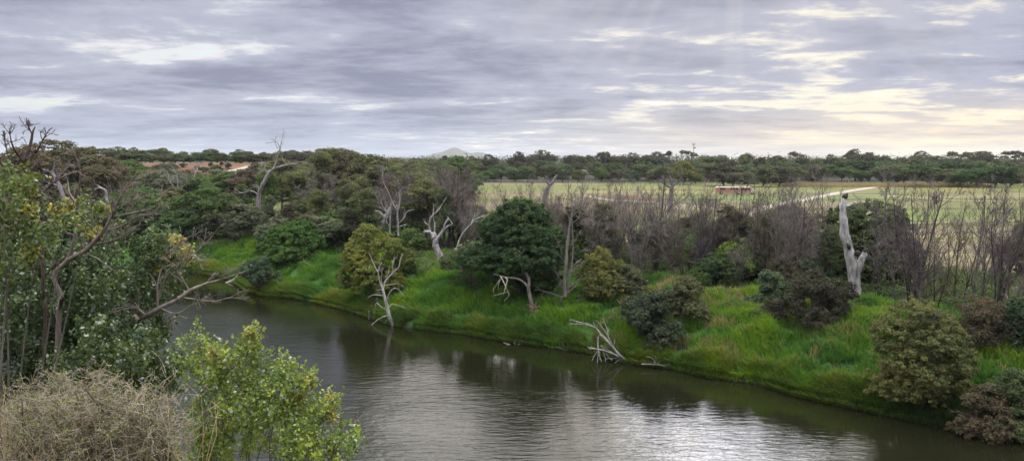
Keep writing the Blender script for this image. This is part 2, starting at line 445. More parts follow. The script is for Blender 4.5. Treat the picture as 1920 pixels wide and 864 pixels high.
def track(name, pts, wd_, dz_=.05):
    P = np.array([ground(*p)[:2] for p in pts]); P = catmull(np.hstack([P, np.zeros((len(P), 1))]), 60)[:, :2]
    d = nrm(np.gradient(P, axis=0)); n_ = np.stack([-d[:, 1], d[:, 0]], 1)
    rows = []
    for k, u in enumerate(np.linspace(-.5, .5, 5)):
        q = P + n_ * (wd_ * u * (1 + .2 * (vnoise(np.arange(60) * .5, np.full(60, k * 3.1), 5) - .5)))[:, None] if k in (0, 4) else P + n_ * wd_ * u
        rows.append(np.hstack([q, (height(q[:, 0], q[:, 1]) + dz_)[:, None]]))
    V = np.stack(rows, 1); id_ = np.arange(300).reshape(60, 5)
    tag(MB().add(V.reshape(-1, 3), np.stack([id_[:-1, :-1], id_[:-1, 1:], id_[1:, 1:], id_[1:, :-1]], -1).reshape(-1, 4)).build(name, TRK), kind='structure')


track('dirt_track', [(1300, 418), (1375, 405), (1405, 398), (1450, 386), (1500, 376), (1560, 364), (1620, 354), (1672, 346)], 3.6)
track('dirt_path', [(1060, 371), (1130, 374), (1200, 378), (1260, 383), (1330, 390), (1385, 402)], 1.6, .07)
track('dirt_path', [(1560, 366), (1640, 366), (1700, 370), (1790, 376), (1915, 379)], 2.2, .09)
track('dirt_path', [(1370, 400), (1440, 410), (1520, 420), (1600, 422), (1760, 418), (1915, 414)], 1.0, .11)
track('dirt_path', [(425, 323), (450, 318), (477, 312)], 3.0, .15)

# ------------------------------------------------------------------ tree kinds (each built once, then copied)
C_ = dict(wattle=(.068, .112, .036), dark=(.046, .080, .030), olive=(.096, .108, .050), gum=(.082, .102, .048), brown=(.095, .084, .052),
          yell=(.145, .165, .038), grey=(.100, .120, .072), blue=(.056, .092, .050), bright=(.105, .180, .032), dim=(.066, .066, .044))
BK = dict(grey=(.17, .15, .14), dark=(.060, .048, .044), pale=(.36, .33, .30), brown=(.13, .10, .085))
PARK = (0, -400, -60)                                 # nothing stays here: every first build is moved to its own place


def proto(name, fn, seed, bark, leafc):
    rng = RNG(seed); e = empty(name); wood, lv = MB(), MB(); fn(rng, wood, lv)
    if wood.n: wood.build('trunk', BARK, e, color=bark)
    if lv.n: lv.build('crown', LEAF, e, color=leafc)
    e['_new'] = True; return e


def gum(rng, wd, lv, far=True):                       # unit: 12 m tall, broad domed crown
    k = rng.integers(6, 10); a = np.sort(rng.uniform(0, 2 * pi, k)); r = rng.uniform(1.2, 3.9, k)
    L = np.stack([r * np.cos(a), r * np.sin(a), 9.6 - r * rng.uniform(.3, .9, k) + rng.uniform(-1, .9, k), *(rng.uniform(1.4, 2.4, (2, k))), rng.uniform(1.0, 1.6, k)], 1)
    L = np.vstack([L, [0, 0, 10.0, 2.0, 2.0, 1.5], [1, -1, 7.2, 2.5, 2.5, 1.6]])
    limbs(wd, rng, (0, 0, -.3), L, .26, .4)
    crown(lv, rng, L, 260 if far else 480, 26 if far else 50, .75 if far else .55, .28 if far else .15, -.35)


def gum_low(rng, wd, lv, far=True):                   # skirted crown down to the ground, forest edge
    gum(rng, wd, lv, far)
    k = 11; a = rng.uniform(0, 2 * pi, k); r = rng.uniform(1, 3.8, k)
    L = np.stack([r * np.cos(a), r * np.sin(a), rng.uniform(1.0, 6.8, k), *(rng.uniform(1.5, 2.3, (2, k))), rng.uniform(1.2, 1.9, k)], 1)
    crown(lv, rng, L, 200 if far else 380, 24 if far else 46, .8 if far else .55, .28 if far else .15, -.4)


def woody(rng, wd, lv):                               # unit 8 m tall, a heap of rounded bosses on short grey trunks
    k = 15; a = rng.uniform(0, 2 * pi, k); r = rng.uniform(.4, 3.6, k)
    L = np.stack([r * np.cos(a), r * np.sin(a), np.minimum(rng.uniform(2.2, 7.2, k), 7.0 - r * rng.uniform(.1, .7, k)), *(rng.uniform(1.0, 1.9, (2, k))), rng.uniform(.8, 1.5, k)], 1)
    L = np.vstack([L, [0, .3, 6.4, 1.7, 1.7, 1.4], [.5, .8, 3.5, 2.8, 2.2, 2.6]])
    limbs(wd, rng, (0, 0, -.3), L[:8], .2, .3); crown(lv, rng, L, 620, 22, .55, .20, -.75)


def umbrella(rng, wd, lv):                            # flat topped, sky shows through
    k = rng.integers(5, 8); a = np.linspace(0, 2 * pi, k, endpoint=False) + rng.uniform(-.4, .4, k); r = rng.uniform(1.5, 4.2, k)
    L = np.stack([r * np.cos(a), r * np.sin(a), 11 - r * .55 + rng.uniform(-.8, .8, k), *(rng.uniform(1.1, 2.0, (2, k))), rng.uniform(.7, 1.25, k)], 1)
    limbs(wd, rng, (0, 0, -.3), L, .22, .5, frac=.95)
    crown(lv, rng, L, 120, 24, .55, .25, -.1)


def dense(rng, wd, lv, n=1.0, pr=.5, leaf=.13):       # wattle crown of many soft bosses, unit 6 m tall 7 m wide
    k = 9; a = rng.uniform(0, 2 * pi, k); r = rng.uniform(.6, 2.2, k)
    L = np.stack([r * np.cos(a), r * np.sin(a), rng.uniform(1.8, 4.3, k) - r * .3, *(rng.uniform(1.1, 1.8, (2, k))), rng.uniform(1.0, 1.5, k)], 1)
    L = np.vstack([L, [0, 0, 4.4, 1.6, 1.6, 1.4]])
    limbs(wd, rng, (0, 0, -.3), L, .16, .2)
    crown(lv, rng, L, int(520 * n), 52, pr, leaf, -.6)


def airy(rng, wd, lv):                                # she-oak like: dark trunk, soft thin olive layers; unit 10 m
    k = 11; z = rng.uniform(3.2, 9.4, k); a = rng.uniform(0, 2 * pi, k); r = rng.uniform(.3, 2.2, k) * (1.1 - z / 14)
    L = np.stack([r * np.cos(a), r * np.sin(a), z, *(rng.uniform(.9, 1.6, (2, k))), rng.uniform(.5, .9, k)], 1)
    P = catmull([(0, 0, -.3), (.1, -.1, 3), (-.2, .1, 6.5), (.1, 0, 9.6)], 10)[None]; R = np.linspace(.15, .03, 10)[None]
    tubes(wd, P, R, 6)
    a, b = kids(rng, P, R, 26, .25, 1, (30, 60), (.22, .42), 5, .25, .12, .5, .02); tubes(wd, a, b, 4)
    c, d = kids(rng, a, b, 5, .3, 1, (20, 50), (.3, .6), 4, .1, .15, .6, .012); tubes(wd, c, d, 3)
    crown(lv, rng, L, 420, 36, .5, .13, -.6, .36, .9, (.3, 1.05))


def bare(rng, wd, lv, stems=3, n1=13, n2=8, n3=4, H=9.0, spread=.35, fine=.010):
    P, R = [], []
    for k in range(stems):
        a = rng.uniform(0, 2 * pi); t = rng.uniform(.4, 1) * spread if stems > 1 else .08
        h = H * rng.uniform(.75, 1.0); top = np.array([cos(a) * t * h, sin(a) * t * h, h])
        P.append(catmull([(0, 0, -.3), top * [.35, .35, .33] + rng.normal(0, .15, 3), top * [.75, .75, .66] + rng.normal(0, .2, 3), top], 10)); R.append(np.linspace(.085, .015, 10) * rng.uniform(.7, 1.2))
    P, R = np.array(P), np.array(R); tubes(wd, P, R, 6)
    a, b = kids(rng, P, R, n1, .15, .98, (30, 60), (.30, .58), 7, .20, .14, .45, .016); tubes(wd, a, b, 4)
    c, d = kids(rng, a, b, n2, .2, 1, (25, 60), (.3, .65), 5, .12, .18, .5, .012); tubes(lv, c, d, 3, rng.uniform(.2, .9, len(c)))
    if n3:
        e, f_ = kids(rng, c, d, n3, .1, 1, (20, 50), (.5, .95), 3, .12, .15, .6, fine); tubes(lv, e, f_, 3, rng.uniform(.2, .9, len(e)))


def bare_proto(name, seed, bark, twig, **k):
    rng = RNG(seed); e = empty(name); wd, lv = MB(), MB(); bare(rng, wd, lv, **k)
    wd.build('trunk', BARK, e, color=bark); lv.build('branches', TWIG, e, color=twig); e['_new'] = True; return e


PR = dict(
    far=[proto('gum_tree', lambda r, a, b: gum_low(r, a, b), s, BK['grey'], C_['gum']) for s in (1, 2, 3, 4)],
    fart=[proto('gum_tree', lambda r, a, b: gum(r, a, b), s, BK['pale'], C_['gum']) for s in (5, 6, 7)],
    wood=[proto('gum_tree', woody, s, BK['grey'], C_['gum']) for s in (81, 82, 83, 84)],
    umb=[proto('umbrella_gum', umbrella, s, BK['grey'], C_['dim']) for s in (11, 12, 13, 14)],
    gum=[proto('gum_tree', lambda r, a, b: gum_low(r, a, b, False), s, BK['grey'], C_['olive']) for s in (21, 22)],
    den=[proto('wattle_tree', dense, s, BK['dark'], C_['wattle']) for s in (31, 32, 33)],
    airy=[proto('sheoak_tree', airy, s, BK['dark'], C_['olive']) for s in (41, 42, 43)],
    bare=[bare_proto('bare_tree', s, (.10, .082, .078), (.165, .14, .135), stems=st) for s, st in ((51, 4), (52, 3), (53, 5), (54, 2))],
    thin=[bare_proto('bare_sapling', s, (.09, .072, .068), (.13, .11, .105), stems=1, n1=16, n2=6, n3=4, H=8) for s in (61, 62, 63)],
    dead=[bare_proto('dead_tree', s, (.24, .215, .21), (.27, .245, .24), stems=3, n1=9, n2=6, n3=4, H=8, spread=.5, fine=.016) for s in (71, 72)],
)
UNIT = dict(wood=8.2, far=12, fart=12, umb=12, gum=12, den=6.2, airy=10.2, bare=9, thin=8, dead=8)
POPU = []


def put(kind, px, Y, ytop, look, row, width=1., col=None, v=None, rng=RNG(8), sink=0.0):
    L = PR[kind]; src = L[rng.integers(len(L)) if v is None else v % len(L)]
    X = (px - 960) / FPX * Y * (1 + .0); z = h1(X, Y); zt = CAMZ + (300 - ytop) / FPX * Y
    hgt_ = max(zt - z, 1.5); s = hgt_ / UNIT[kind]; ws = s * width
    rz = rng.uniform(0, 2 * pi)
    hue = None if col is None else np.array(C_[col]) * rng.uniform(.82, 1.2) * rng.uniform(.93, 1.07, 3)
    if src.get('_new'):
        del src['_new']; o = src; o.location = (X, Y, z - sink); o.rotation_euler = (0, 0, rz); o.scale = (ws, ws, s)
        if hue is not None:
            for c in o.children:
                if c.name.startswith('crown'): c.color = (*hue, 1)
    else: o = copy_thing(src, (X, Y, z - sink), rz, (ws, ws, s), hue)
    if kind in ('bare', 'thin'):
        tw = np.array([(.165, .14, .135), (.135, .108, .09), (.20, .175, .165), (.145, .11, .12)][rng.integers(4)]) * rng.uniform(.7, 1.15)
        for c in o.children: c.color = (*(tw if c.name.startswith('branches') else tw * .5), 1)
        o.rotation_euler = (rng.normal(0, .09), rng.normal(0, .09), rz)
    POPU.append((row, px, o, look)); return o


r = RNG(100)
LK = dict(far='rounded green gum', fart='pale trunked gum', umb='flat topped umbrella gum', gum='bushy olive gum', den='dense dark wattle', airy='soft feathery sheoak',
          bare='bare grey twiggy tree', thin='slender bare sapling', dead='bleached dead tree')
CW = dict(wattle='green', dark='dark green', olive='olive', gum='grey green', brown='brownish', yell='yellow green', grey='grey', blue='blue green', bright='bright green', dim='dusky')


def lk(kind, col=None): return (CW[col] + ' ' if col else '') + {'far': 'rounded gum', 'wood': 'rounded gum', 'fart': 'pale trunked gum', 'umb': 'umbrella crowned gum', 'gum': 'bushy gum', 'den': 'dense wattle',
                                                                 'airy': 'feathery sheoak', 'bare': 'bare twiggy tree', 'thin': 'slender bare sapling', 'dead': 'bleached dead tree'}[kind]


def ch(*a): return a[r.integers(len(a))]


def edgeY(px): return np.interp(px, [600, 1100, 1330, 1345, 1500, 1520, 1670, 1690, 1930], [362, 362, 345, 285, 300, 335, 340, 290, 282])


# far wood behind the paddock: four rows
for px in np.arange(655, 1945, 31.):
    p = px + r.uniform(-8, 8); c = ch('gum', 'dark', 'wattle', 'gum', 'dim'); k = ch('wood', 'wood', 'wood', 'fart')
    put(k, p, edgeY(p) + r.uniform(5, 16), r.uniform(306, 322), lk(k, c), 'front row of the far wood', r.uniform(1.2, 1.7), c)
for px in np.arange(650, 1945, 27.):
    p = px + r.uniform(-10, 10); c = ch('gum', 'dark', 'dim', 'blue'); k = 'wood'
    put(k, p, edgeY(p) + r.uniform(28, 60), r.uniform(298, 309), lk(k, c), 'second row of the far wood', r.uniform(1.2, 1.8), c)
for px in np.arange(640, 1950, 36.):
    p = px + r.uniform(-12, 12); c = ch('gum', 'dark', 'dim', 'dim'); k = 'wood'
    put(k, p, edgeY(p) + r.uniform(85, 140), 297 - (10 if not 815 < p < 940 else 0) * r.uniform(0, 1) ** 2, lk(k, c), 'back row of the far wood', r.uniform(.8, 1.5), c)
for px, yt, k, wd_ in [(834, 291, 'far', .5), (886, 292, 'far', .6), (916, 289, 'far', 1.0), (973, 284, 'fart', .9), (1016, 281, 'far', 1.3), (1133, 283, 'fart', .9), (1186, 286, 'far', 1.2), (1230, 284, 'far', 1.), (1249, 280, 'umb', .7),
                      (1287, 279, 'umb', .9), (1352, 289, 'far', 1.), (1456, 290, 'far', 1.), (1491, 281, 'umb', .8), (1556, 289, 'far', .9), (1598, 279, 'fart', .9), (1627, 285, 'far', .9), (1725, 283, 'far', 1.2),
                      (1788, 281, 'umb', 1.1), (1816, 280, 'umb', 1.1), (1842, 283, 'far', 1.1), (1889, 282, 'umb', 1.), (1912, 280, 'umb', 1.2)]:
    put(k, px, 455 + r.uniform(-25, 25), yt, lk(k, 'dim'), 'skyline', wd_ * (1.35 if k != 'umb' else .95), 'dim')
# the yellow green gum and its neighbours just behind the paddock
put('wood', 1280, 330, 302, lk('wood', 'yell'), 'front row of the far wood', 1.3, 'yell', 0)
put('fart', 1322, 318, 306, lk('fart', 'olive'), 'front row of the far wood', 1.3, 'olive', 1)

# wood on the raised ground at left and rows in front of it
for px in np.arange(150, 660, 27.):
    p = px + r.uniform(-7, 7); c = ch('gum', 'grey', 'olive', 'gum'); k = ch('wood', 'wood', 'far', 'fart')
    put(k, p, r.uniform(312, 345), r.uniform(274, 286), lk(k, c), 'left skyline', r.uniform(1.1, 1.6) * (1 if k == 'wood' else 1.4), c)
for px in np.arange(140, 660, 15.):
    p = px + r.uniform(-7, 7); c = ch('dim', 'gum', 'dark'); k = 'wood'
    put(k, p, r.uniform(284, 300), r.uniform(284, 294), lk(k, c), 'row along the top of the earth bank', r.uniform(1.4, 2.4), c)
for px in np.arange(190, 880, 27.):
    p = px + r.uniform(-8, 8); left = 255 < p < 500; k = ch('gum', 'den', 'airy', 'gum') if not left else ch('gum', 'den')
    c = ch('olive', 'wattle', 'gum', 'brown', 'grey')
    put(k, p, r.uniform(195, 232), r.uniform(313, 329) if left else r.uniform(290, 308), lk(k, c), 'back row of the left wood', r.uniform(1.4, 1.9), c)
for px in [522, 548, 575, 605, 632, 660, 690, 716, 742, 770, 795, 825, 850]:
    p = px + r.uniform(-8, 8); k = ch('airy', 'gum', 'airy', 'airy'); c = ch('olive', 'gum', 'olive', 'yell' if px < 600 else 'olive', 'brown')
    yt = {605: 280, 632: 274, 660: 282, 690: 286}.get(px, r.uniform(292, 310))
    put(k, p, r.uniform(150, 185), yt, lk(k, c), 'middle row of the left wood', r.uniform(1.1, 1.5), c)
for px in [215, 245, 275, 300, 330, 395, 420, 450, 478, 505, 535, 565, 590, 615, 645, 672, 700, 730, 762, 790, 820, 852]:
    p = px + r.uniform(-6, 6); k = ch('airy', 'den', 'gum') if px < 480 else ch('airy', 'bare', 'airy', 'bare', 'bare'); c = ch('wattle', 'olive', 'dark', 'olive') if k not in ('bare',) else None
    yt = r.uniform(338, 362) if px < 480 else r.uniform(312, 345)
    put(k, p, r.uniform(128, 148), yt, lk(k, c), 'third row of the left wood', r.uniform(1.15, 1.5), c)
for px, yt, k, c, Y in [(215, 372, 'den', 'wattle', 125), (250, 352, 'den', 'wattle', 128), (290, 372, 'den', 'dark', 122), (330, 392, 'den', 'dark', 118), (385, 345, 'gum', 'wattle', 122), (420, 362, 'gum', 'wattle', 118), (360, 385, 'den', 'dark', 119),
                      (450, 378, 'den', 'grey', 117), (520, 392, 'den', 'grey', 112), (560, 372, 'airy', 'olive', 112), (600, 352, 'airy', 'olive', 108), (640, 385, 'den', 'dark', 106), (655, 340, 'airy', 'olive', 110),
                      (690, 352, 'airy', 'dim', 108), (722, 322, 'bare', None, 106), (745, 308, 'bare', None, 110), (775, 318, 'airy', 'olive', 112), (800, 332, 'airy', 'olive', 104), (838, 296, 'bare', None, 104), (855, 310, 'bare', None, 108),
                      (815, 322, 'bare', None, 108), (580, 398, 'den', 'dim', 105), (610, 402, 'den', 'grey', 103), (770, 425, 'den', 'wattle', 97), (730, 420, 'den', 'dark', 99)]:
    put(k, px, Y, yt, lk(k, c), 'front of the left wood', r.uniform(1.15, 1.45) * (1.15 if k == 'den' else 1), c)
for px in [258, 268, 280, 292, 306, 322, 345, 371, 384, 396, 408, 418, 430, 452, 470, 480, 492]:
    c = ch('dim', 'brown', 'gum', 'dark'); put('den', px, r.uniform(255, 284), r.uniform(303, 317), lk('den', c).replace('wattle', 'bush'), 'earth bank bushes', r.uniform(1.2, 1.8), c)
# the big brown gum crown at far left
for px, yt, wd_ in [(55, 268, 1.5), (110, 259, 1.7), (165, 272, 1.5), (5, 285, 1.4), (205, 292, 1.1)]:
    put('gum', px, 150 + r.uniform(-6, 10), yt, lk('gum', 'brown'), 'far left edge', wd_ * .85, 'brown')
for px, yt, c in [(20, 330, 'grey'), (75, 345, 'dim'), (130, 340, 'olive'), (40, 380, 'wattle'), (100, 390, 'dark'), (160, 372, 'grey')]:
    put('gum', px, 120 + r.uniform(-6, 8), yt, lk('gum', c), 'far left edge', 1., c)

rng = RNG(15); mb = MB(); n = 2600; X = rng.uniform(-420, 620, n); Y = rng.uniform(640, 760, n); r_ = rng.uniform(3, 6, n)
zb = height(X, Y); zt = CAMZ + rng.uniform(2.0, 4.5, n) * (.6 + .8 * vnoise(X * .04, Y * .01, 4)); k = np.repeat(np.arange(n), 30); u = sph(rng, n * 30)
C = np.stack([X[k], Y[k], zt[k] - r_[k] * rng.uniform(.6, 2.4, n * 30)], 1) + u * r_[k][:, None]
leaves(mb, rng, C, u + [0, -.2, .3], rng.uniform(.5, 1.1, len(k)), .6, np.clip(.5 + rng.normal(0, .15, n)[k] + rng.normal(0, .1, len(k)), 0, 1))
tag(mb.build('distant_wood', LEAF, color=(.062, .072, .042)), 'continuous dark wood closing the horizon behind the paddock trees', kind='stuff')


# the thicket of bare trees between the bank and the paddock
def thicket():
    xs = []
    for k in range(92):
        px = r.uniform(862, 1580); e = r.uniform(15, 46) if px < 1480 else r.uniform(18, 40)
        if abs(px - 1585) < 30: continue
        Y = y_for(px, e)
        top = np.interp(px, [860, 900, 1000, 1080, 1200, 1300, 1400, 1500, 1580], [362, 372, 372, 362, 372, 385, 392, 388, 405])
        kind = ch('bare', 'bare', 'bare', 'thin')
        yt = top + r.uniform(-12, 62) * (.4 if kind == 'thin' else 1)
        put(kind, px, Y, yt, lk(kind), 'thicket', r.uniform(.65, 1.1), None)


thicket()
for k in range(36):                                   # taller bare stems standing clear of the rest
    px = 872 + 700 * (k + r.uniform(.1, .9)) / 36
    if abs(px - 1585) < 22: continue
    kk = ch('thin', 'bare', 'thin'); put(kk, px, y_for(px, r.uniform(16, 40)), r.uniform(326, 366), lk(kk), 'tall thicket stems', r.uniform(.45, .7) * (1.5 if kk == 'thin' else 1))
for px, e, yt, k, w_ in [(1230, 22, 312, 'thin', 1.0), (1150, 40, 345, 'thin', .8), (1165, 41, 342, 'thin', .7), (990, 44, 352, 'thin', .7), (940, 40, 340, 'thin', .8), (905, 34, 352, 'thin', .8), (1010, 42, 345, 'bare', .6),
                      (1180, 30, 352, 'bare', .7), (1325, 32, 352, 'bare', .7), (1425, 34, 348, 'thin', .8), (1505, 24, 338, 'bare', .85), (1490, 20, 352, 'thin', 1.), (1548, 25, 380, 'thin', .7),
                      (1130, 18, 360, 'bare', .8), (1385, 20, 372, 'bare', .7), (1300, 18, 365, 'bare', .7)]:
    put(k, px, y_for(px, e), yt, lk(k), 'thicket', w_ * 1.4)
for px, e, yt, k, w_ in [(1720, 14, 322, 'bare', .95), (1690, 16, 330, 'thin', 1.2), (1745, 12, 365, 'bare', .8), (1800, 24, 355, 'thin', .9), (1815, 22, 350, 'thin', 1.), (1850, 17, 345, 'bare', .75), (1835, 20, 352, 'thin', 1.1),
                      (1880, 15, 335, 'bare', .7), (1905, 20, 350, 'thin', .9), (1870, 28, 362, 'thin', .9), (1785, 30, 375, 'thin', .8), (1660, 22, 395, 'thin', .7), (1640, 18, 412, 'thin', .7), (1918, 10, 400, 'bare', .8), (1765, 16, 380, 'bare', .7)]:
    put(k, px, y_for(px, e), yt, lk(k), 'right end of the thicket', w_ * .95)
for k in range(40):
    px = 880 + 700 * (k + r.uniform(0, 1)) / 40; c = ch('dim', 'olive', 'grey', 'gum'); put('airy', px, y_for(px, r.uniform(17, 40)), r.uniform(378, 440), lk('airy', c), 'thicket sheoaks', r.uniform(.8, 1.2), c)
for k in range(16):
    px = 500 + 380 * (k + r.uniform(0, 1)) / 16; c = ch('dim', 'olive', 'grey', 'gum', 'brown'); put('airy', px, r.uniform(98, 118), r.uniform(345, 400), lk('airy', c), 'left wood sheoaks', r.uniform(.8, 1.2), c)
# green growth inside the thicket
for px, e, yt, c, w_ in [(905, 24, 452, 'dark', .9), (1010, 26, 415, 'yell', .8), (1075, 22, 440, 'wattle', 1.), (1100, 19, 432, 'wattle', 1.), (1120, 26, 455, 'blue', .8), (1055, 34, 400, 'gum', .9), (1170, 24, 470, 'olive', .9),
                       (1215, 28, 455, 'gum', .9), (1260, 30, 430, 'gum', .9), (1290, 24, 425, 'olive', .9), (1330, 22, 420, 'wattle', .9), (1345, 16, 470, 'dark', 1.1), (1385, 19, 440, 'bright', .9), (1375, 27, 405, 'dark', .9),
                       (1400, 24, 415, 'dark', 1.), (1450, 26, 405, 'wattle', .9), (1480, 30, 418, 'wattle', .8), (1420, 20, 452, 'dim', 1.), (1465, 16, 480, 'dim', 1.), (1520, 20, 475, 'grey', .9), (1310, 14, 500, 'wattle', 1.),
                       (950, 42, 395, 'brown', 1.1), (985, 40, 388, 'brown', 1.1), (1010, 38, 398, 'brown', 1.), (860, 18, 470, 'wattle', 1.1), (1550, 22, 520, 'dark', 1.)]:
    put('den', px, y_for(px, e), yt, lk('den', c).replace('wattle', 'bush'), 'thicket undergrowth', w_, c)

# ------------------------------------------------------------------ single trees drawn from their own shape
def shaped(name, base, brs, label, cat='dead tree', bark=(.30, .27, .26), group=None, depth=.5, seed=1, twigs=(), K=10, mat=None, gnarl=.0, Y=None, part='branches', ntr=1, kfac=1.0, rs=.78):
    bark = tuple(np.array(bark) * .74)
    """brs: polylines [(px,py[,dY]), ...], base radius m, tip radius m. The first ntr form the trunk."""
    rng = RNG(seed); B = ground(*base) if Y is None else at_y(base[0], base[1], Y); Y0 = B[1]
    root = empty(name, B, label, cat, group); wood, fine = MB(), MB()
    allP, allR = [], []
    for k, (pts, r0, r1) in enumerate(brs):
        j = rng.uniform(-depth, depth); m_ = len(pts)
        W = np.array([at_y(p[0], p[1], Y0 + (p[2] if len(p) > 2 else (0 if k == 0 else j * (i / max(1, m_ - 1))))) for i, p in enumerate(pts)])
        n = 26 if k < ntr else 14; P = catmull(W, n); R = (np.linspace(1, 0, n) ** .8 * (r0 - r1) + r1) * rs
        R = R * (1 + gnarl * (vnoise(np.arange(n) * .7, np.full(n, k * 5.), seed) - .5))
        P = P + rng.normal(0, 1, P.shape) * R[:, None] * .12 * np.linspace(0, 1, n)[:, None]
        tubes(wood if k < ntr else fine, P[None], R[None], K if k < ntr else 7, cap=True)
        if k >= ntr: q = np.linspace(0, n - 1, 8).astype(int); allP.append(P[q]); allR.append(R[q])
    if allP:
        P, R = np.array(allP), np.array(allR)
        for kw in twigs: P, R = kids(rng, P, R, **kw); tubes(fine, P, R, 4 if kw.get('rmin', .01) > .012 else 3)
    wood.build('trunk', mat or DEAD, root, B, color=bark)
    if fine.n: fine.build(part, mat or DEAD, root, B, color=tuple(np.array(bark) * kfac))
    return root


T1 = dict(n=4, tmin=.3, ang=(25, 55), lenf=(.3, .55), S=5, up=.12, wob=.25, rr=.5, rmin=.02)
T2 = dict(n=4, tmin=.2, ang=(25, 55), lenf=(.3, .6), S=4, up=.1, wob=.2, rr=.6, rmin=.012)

# grey standing trunk with a hollow
B = ground(1602, 560)
st = shaped('dead_tree', (1602, 560), [
    ([(1603, 566), (1602, 540), (1600, 505), (1592, 470), (1583, 435), (1581, 405), (1580, 385), (1584, 368)], .62, .17),
    ([(1604, 510), (1612, 494), (1618, 482), (1624, 472)], .42, .24), ([(1581, 388), (1590, 386), (1598, 382), (1606, 379)], .14, .06), ([(1581, 390), (1577, 384), (1574, 383)], .14, .07),
    ([(1592, 384), (1597, 378)], .07, .03)],
    'thick grey limbless dead trunk standing at the paddock edge', bark=(.48, .455, .46), depth=.1, seed=3, K=18, gnarl=.25, kfac=.92, part='stub', rs=.95)
CHAR = plain_mat('charred_wood', (.022, .016, .013), .9, 0, .3, 4)
mb = MB(); Y0 = B[1]
for (a, b_, ra) in [((1588, 456), (1593, 468), .17), ((1603, 478), (1610, 471), .30), ((1618, 471), (1627, 467), .22)]:
    A_, B_ = at_y(*a, Y0 - .42), at_y(*b_, Y0 - .42); P = catmull([A_, (A_ + B_) / 2 + [0, -.12, 0], B_], 7); mb = MB(); tubes(mb, P[None], (np.sin(np.linspace(.3, 2.84, 7)) * ra)[None], 9); mb.build('burnt_hollow', CHAR, st, B)
P = np.array([at_y(*q, Y0) for q in [(1582, 376), (1584, 369), (1590, 362)]]); mb = MB(); tubes(mb, catmull(P, 6)[None], np.array([[.10, .19, .26, .27, .16, .02]]), 6)
mb.build('broken_tip', CHAR, st, B)

# leaning dead tree with crooked crown at left
shaped('dead_tree', (478, 448), [
    ([(478, 452), (481, 425), (484, 395), (485, 370), (490, 352), (499, 333), (507, 320)], .55, .28),
    ([(507, 322), (515, 316), (530, 312), (545, 308), (560, 307)], .26, .08), ([(512, 318), (517, 305), (520, 293), (525, 285)], .2, .09), ([(505, 325), (496, 318), (497, 308), (492, 303)], .18, .05),
    ([(525, 287), (524, 275), (518, 266), (508, 260)], .1, .03), ([(525, 285), (527, 270), (530, 255), (533, 246)], .09, .03), ([(521, 279), (516, 268), (517, 258), (521, 254)], .06, .02), ([(528, 270), (532, 262), (530, 252)], .05, .02), ([(518, 266), (503, 268), (498, 268)], .05, .02),
    ([(538, 309), (530, 300), (529, 292)], .09, .04), ([(545, 308), (565, 304), (580, 308), (590, 306)], .09, .03), ([(545, 308), (555, 318), (570, 320), (582, 328)], .09, .03), ([(540, 310), (545, 325), (555, 338)], .07, .03), ([(555, 309), (570, 318), (577, 330)], .06, .02),
    ([(500, 318), (490, 322), (480, 330), (472, 328)], .12, .04), ([(497, 310), (485, 308), (470, 312)], .08, .03), ([(484, 365), (474, 359), (462, 360), (452, 362), (441, 354)], .17, .05), ([(462, 360), (455, 372), (445, 380), (438, 380)], .10, .03),
    ([(485, 362), (484, 350), (476, 347), (470, 355)], .11, .04), ([(486, 387), (494, 385), (500, 387)], .12, .06), ([(452, 362), (442, 362), (440, 350)], .05, .02)],
    'tall leaning dead gum with crooked bare limbs above the left wood', bark=(.27, .245, .25), depth=1.6, seed=5, twigs=(dict(T1, n=3),), gnarl=.2)

# bleached pair of dead trees in the left wood
shaped('dead_tree', (338, 384), [
    ([(340, 392), (338, 378), (335, 362), (332, 355)], .34, .2), ([(333, 357), (322, 345), (315, 335), (308, 325)], .15, .05), ([(333, 357), (333, 340), (330, 325), (322, 312), (312, 305)], .15, .04), ([(333, 357), (345, 348), (352, 340), (350, 325)], .13, .04),
    ([(330, 340), (318, 332), (310, 318), (300, 315)], .08, .03), ([(331, 330), (338, 318), (335, 305)], .08, .03)],
    'broad pale dead tree of tangled limbs left of the bleached pair', bark=(.36, .335, .34), depth=3, seed=7, twigs=(dict(T1, n=6, up=.05), dict(T2, n=4)), group='bleached dead trees in the left wood')
shaped('dead_tree', (362, 376), [
    ([(362, 380), (361, 368), (359, 356), (362, 346)], .3, .16), ([(361, 352), (364, 335), (366, 322), (374, 310), (378, 302)], .14, .04), ([(359, 356), (352, 345), (346, 335), (340, 330)], .12, .04), ([(363, 345), (372, 338), (384, 335), (392, 325)], .1, .03),
    ([(364, 333), (360, 325), (358, 315)], .08, .03), ([(366, 325), (370, 318), (366, 308)], .08, .03)],
    'upright forked pale dead tree right of the tangled one', bark=(.40, .37, .37), depth=3, seed=8, twigs=(dict(T1, n=6, up=.05), dict(T2, n=4)), group='bleached dead trees in the left wood')
shaped('dead_tree', (396, 372), [
    ([(396, 378), (398, 362), (400, 345), (404, 332)], .24, .1), ([(399, 350), (408, 335), (414, 328), (420, 330)], .09, .03), ([(398, 350), (388, 340), (384, 325), (382, 312)], .09, .03), ([(400, 342), (410, 322), (405, 316)], .07, .02)],
    'smaller dead tree with spreading limbs beside the bleached pair', bark=(.33, .31, .31), depth=2.5, seed=9, twigs=(dict(T1, n=5), dict(T2, n=4)), group='bleached dead trees in the left wood')
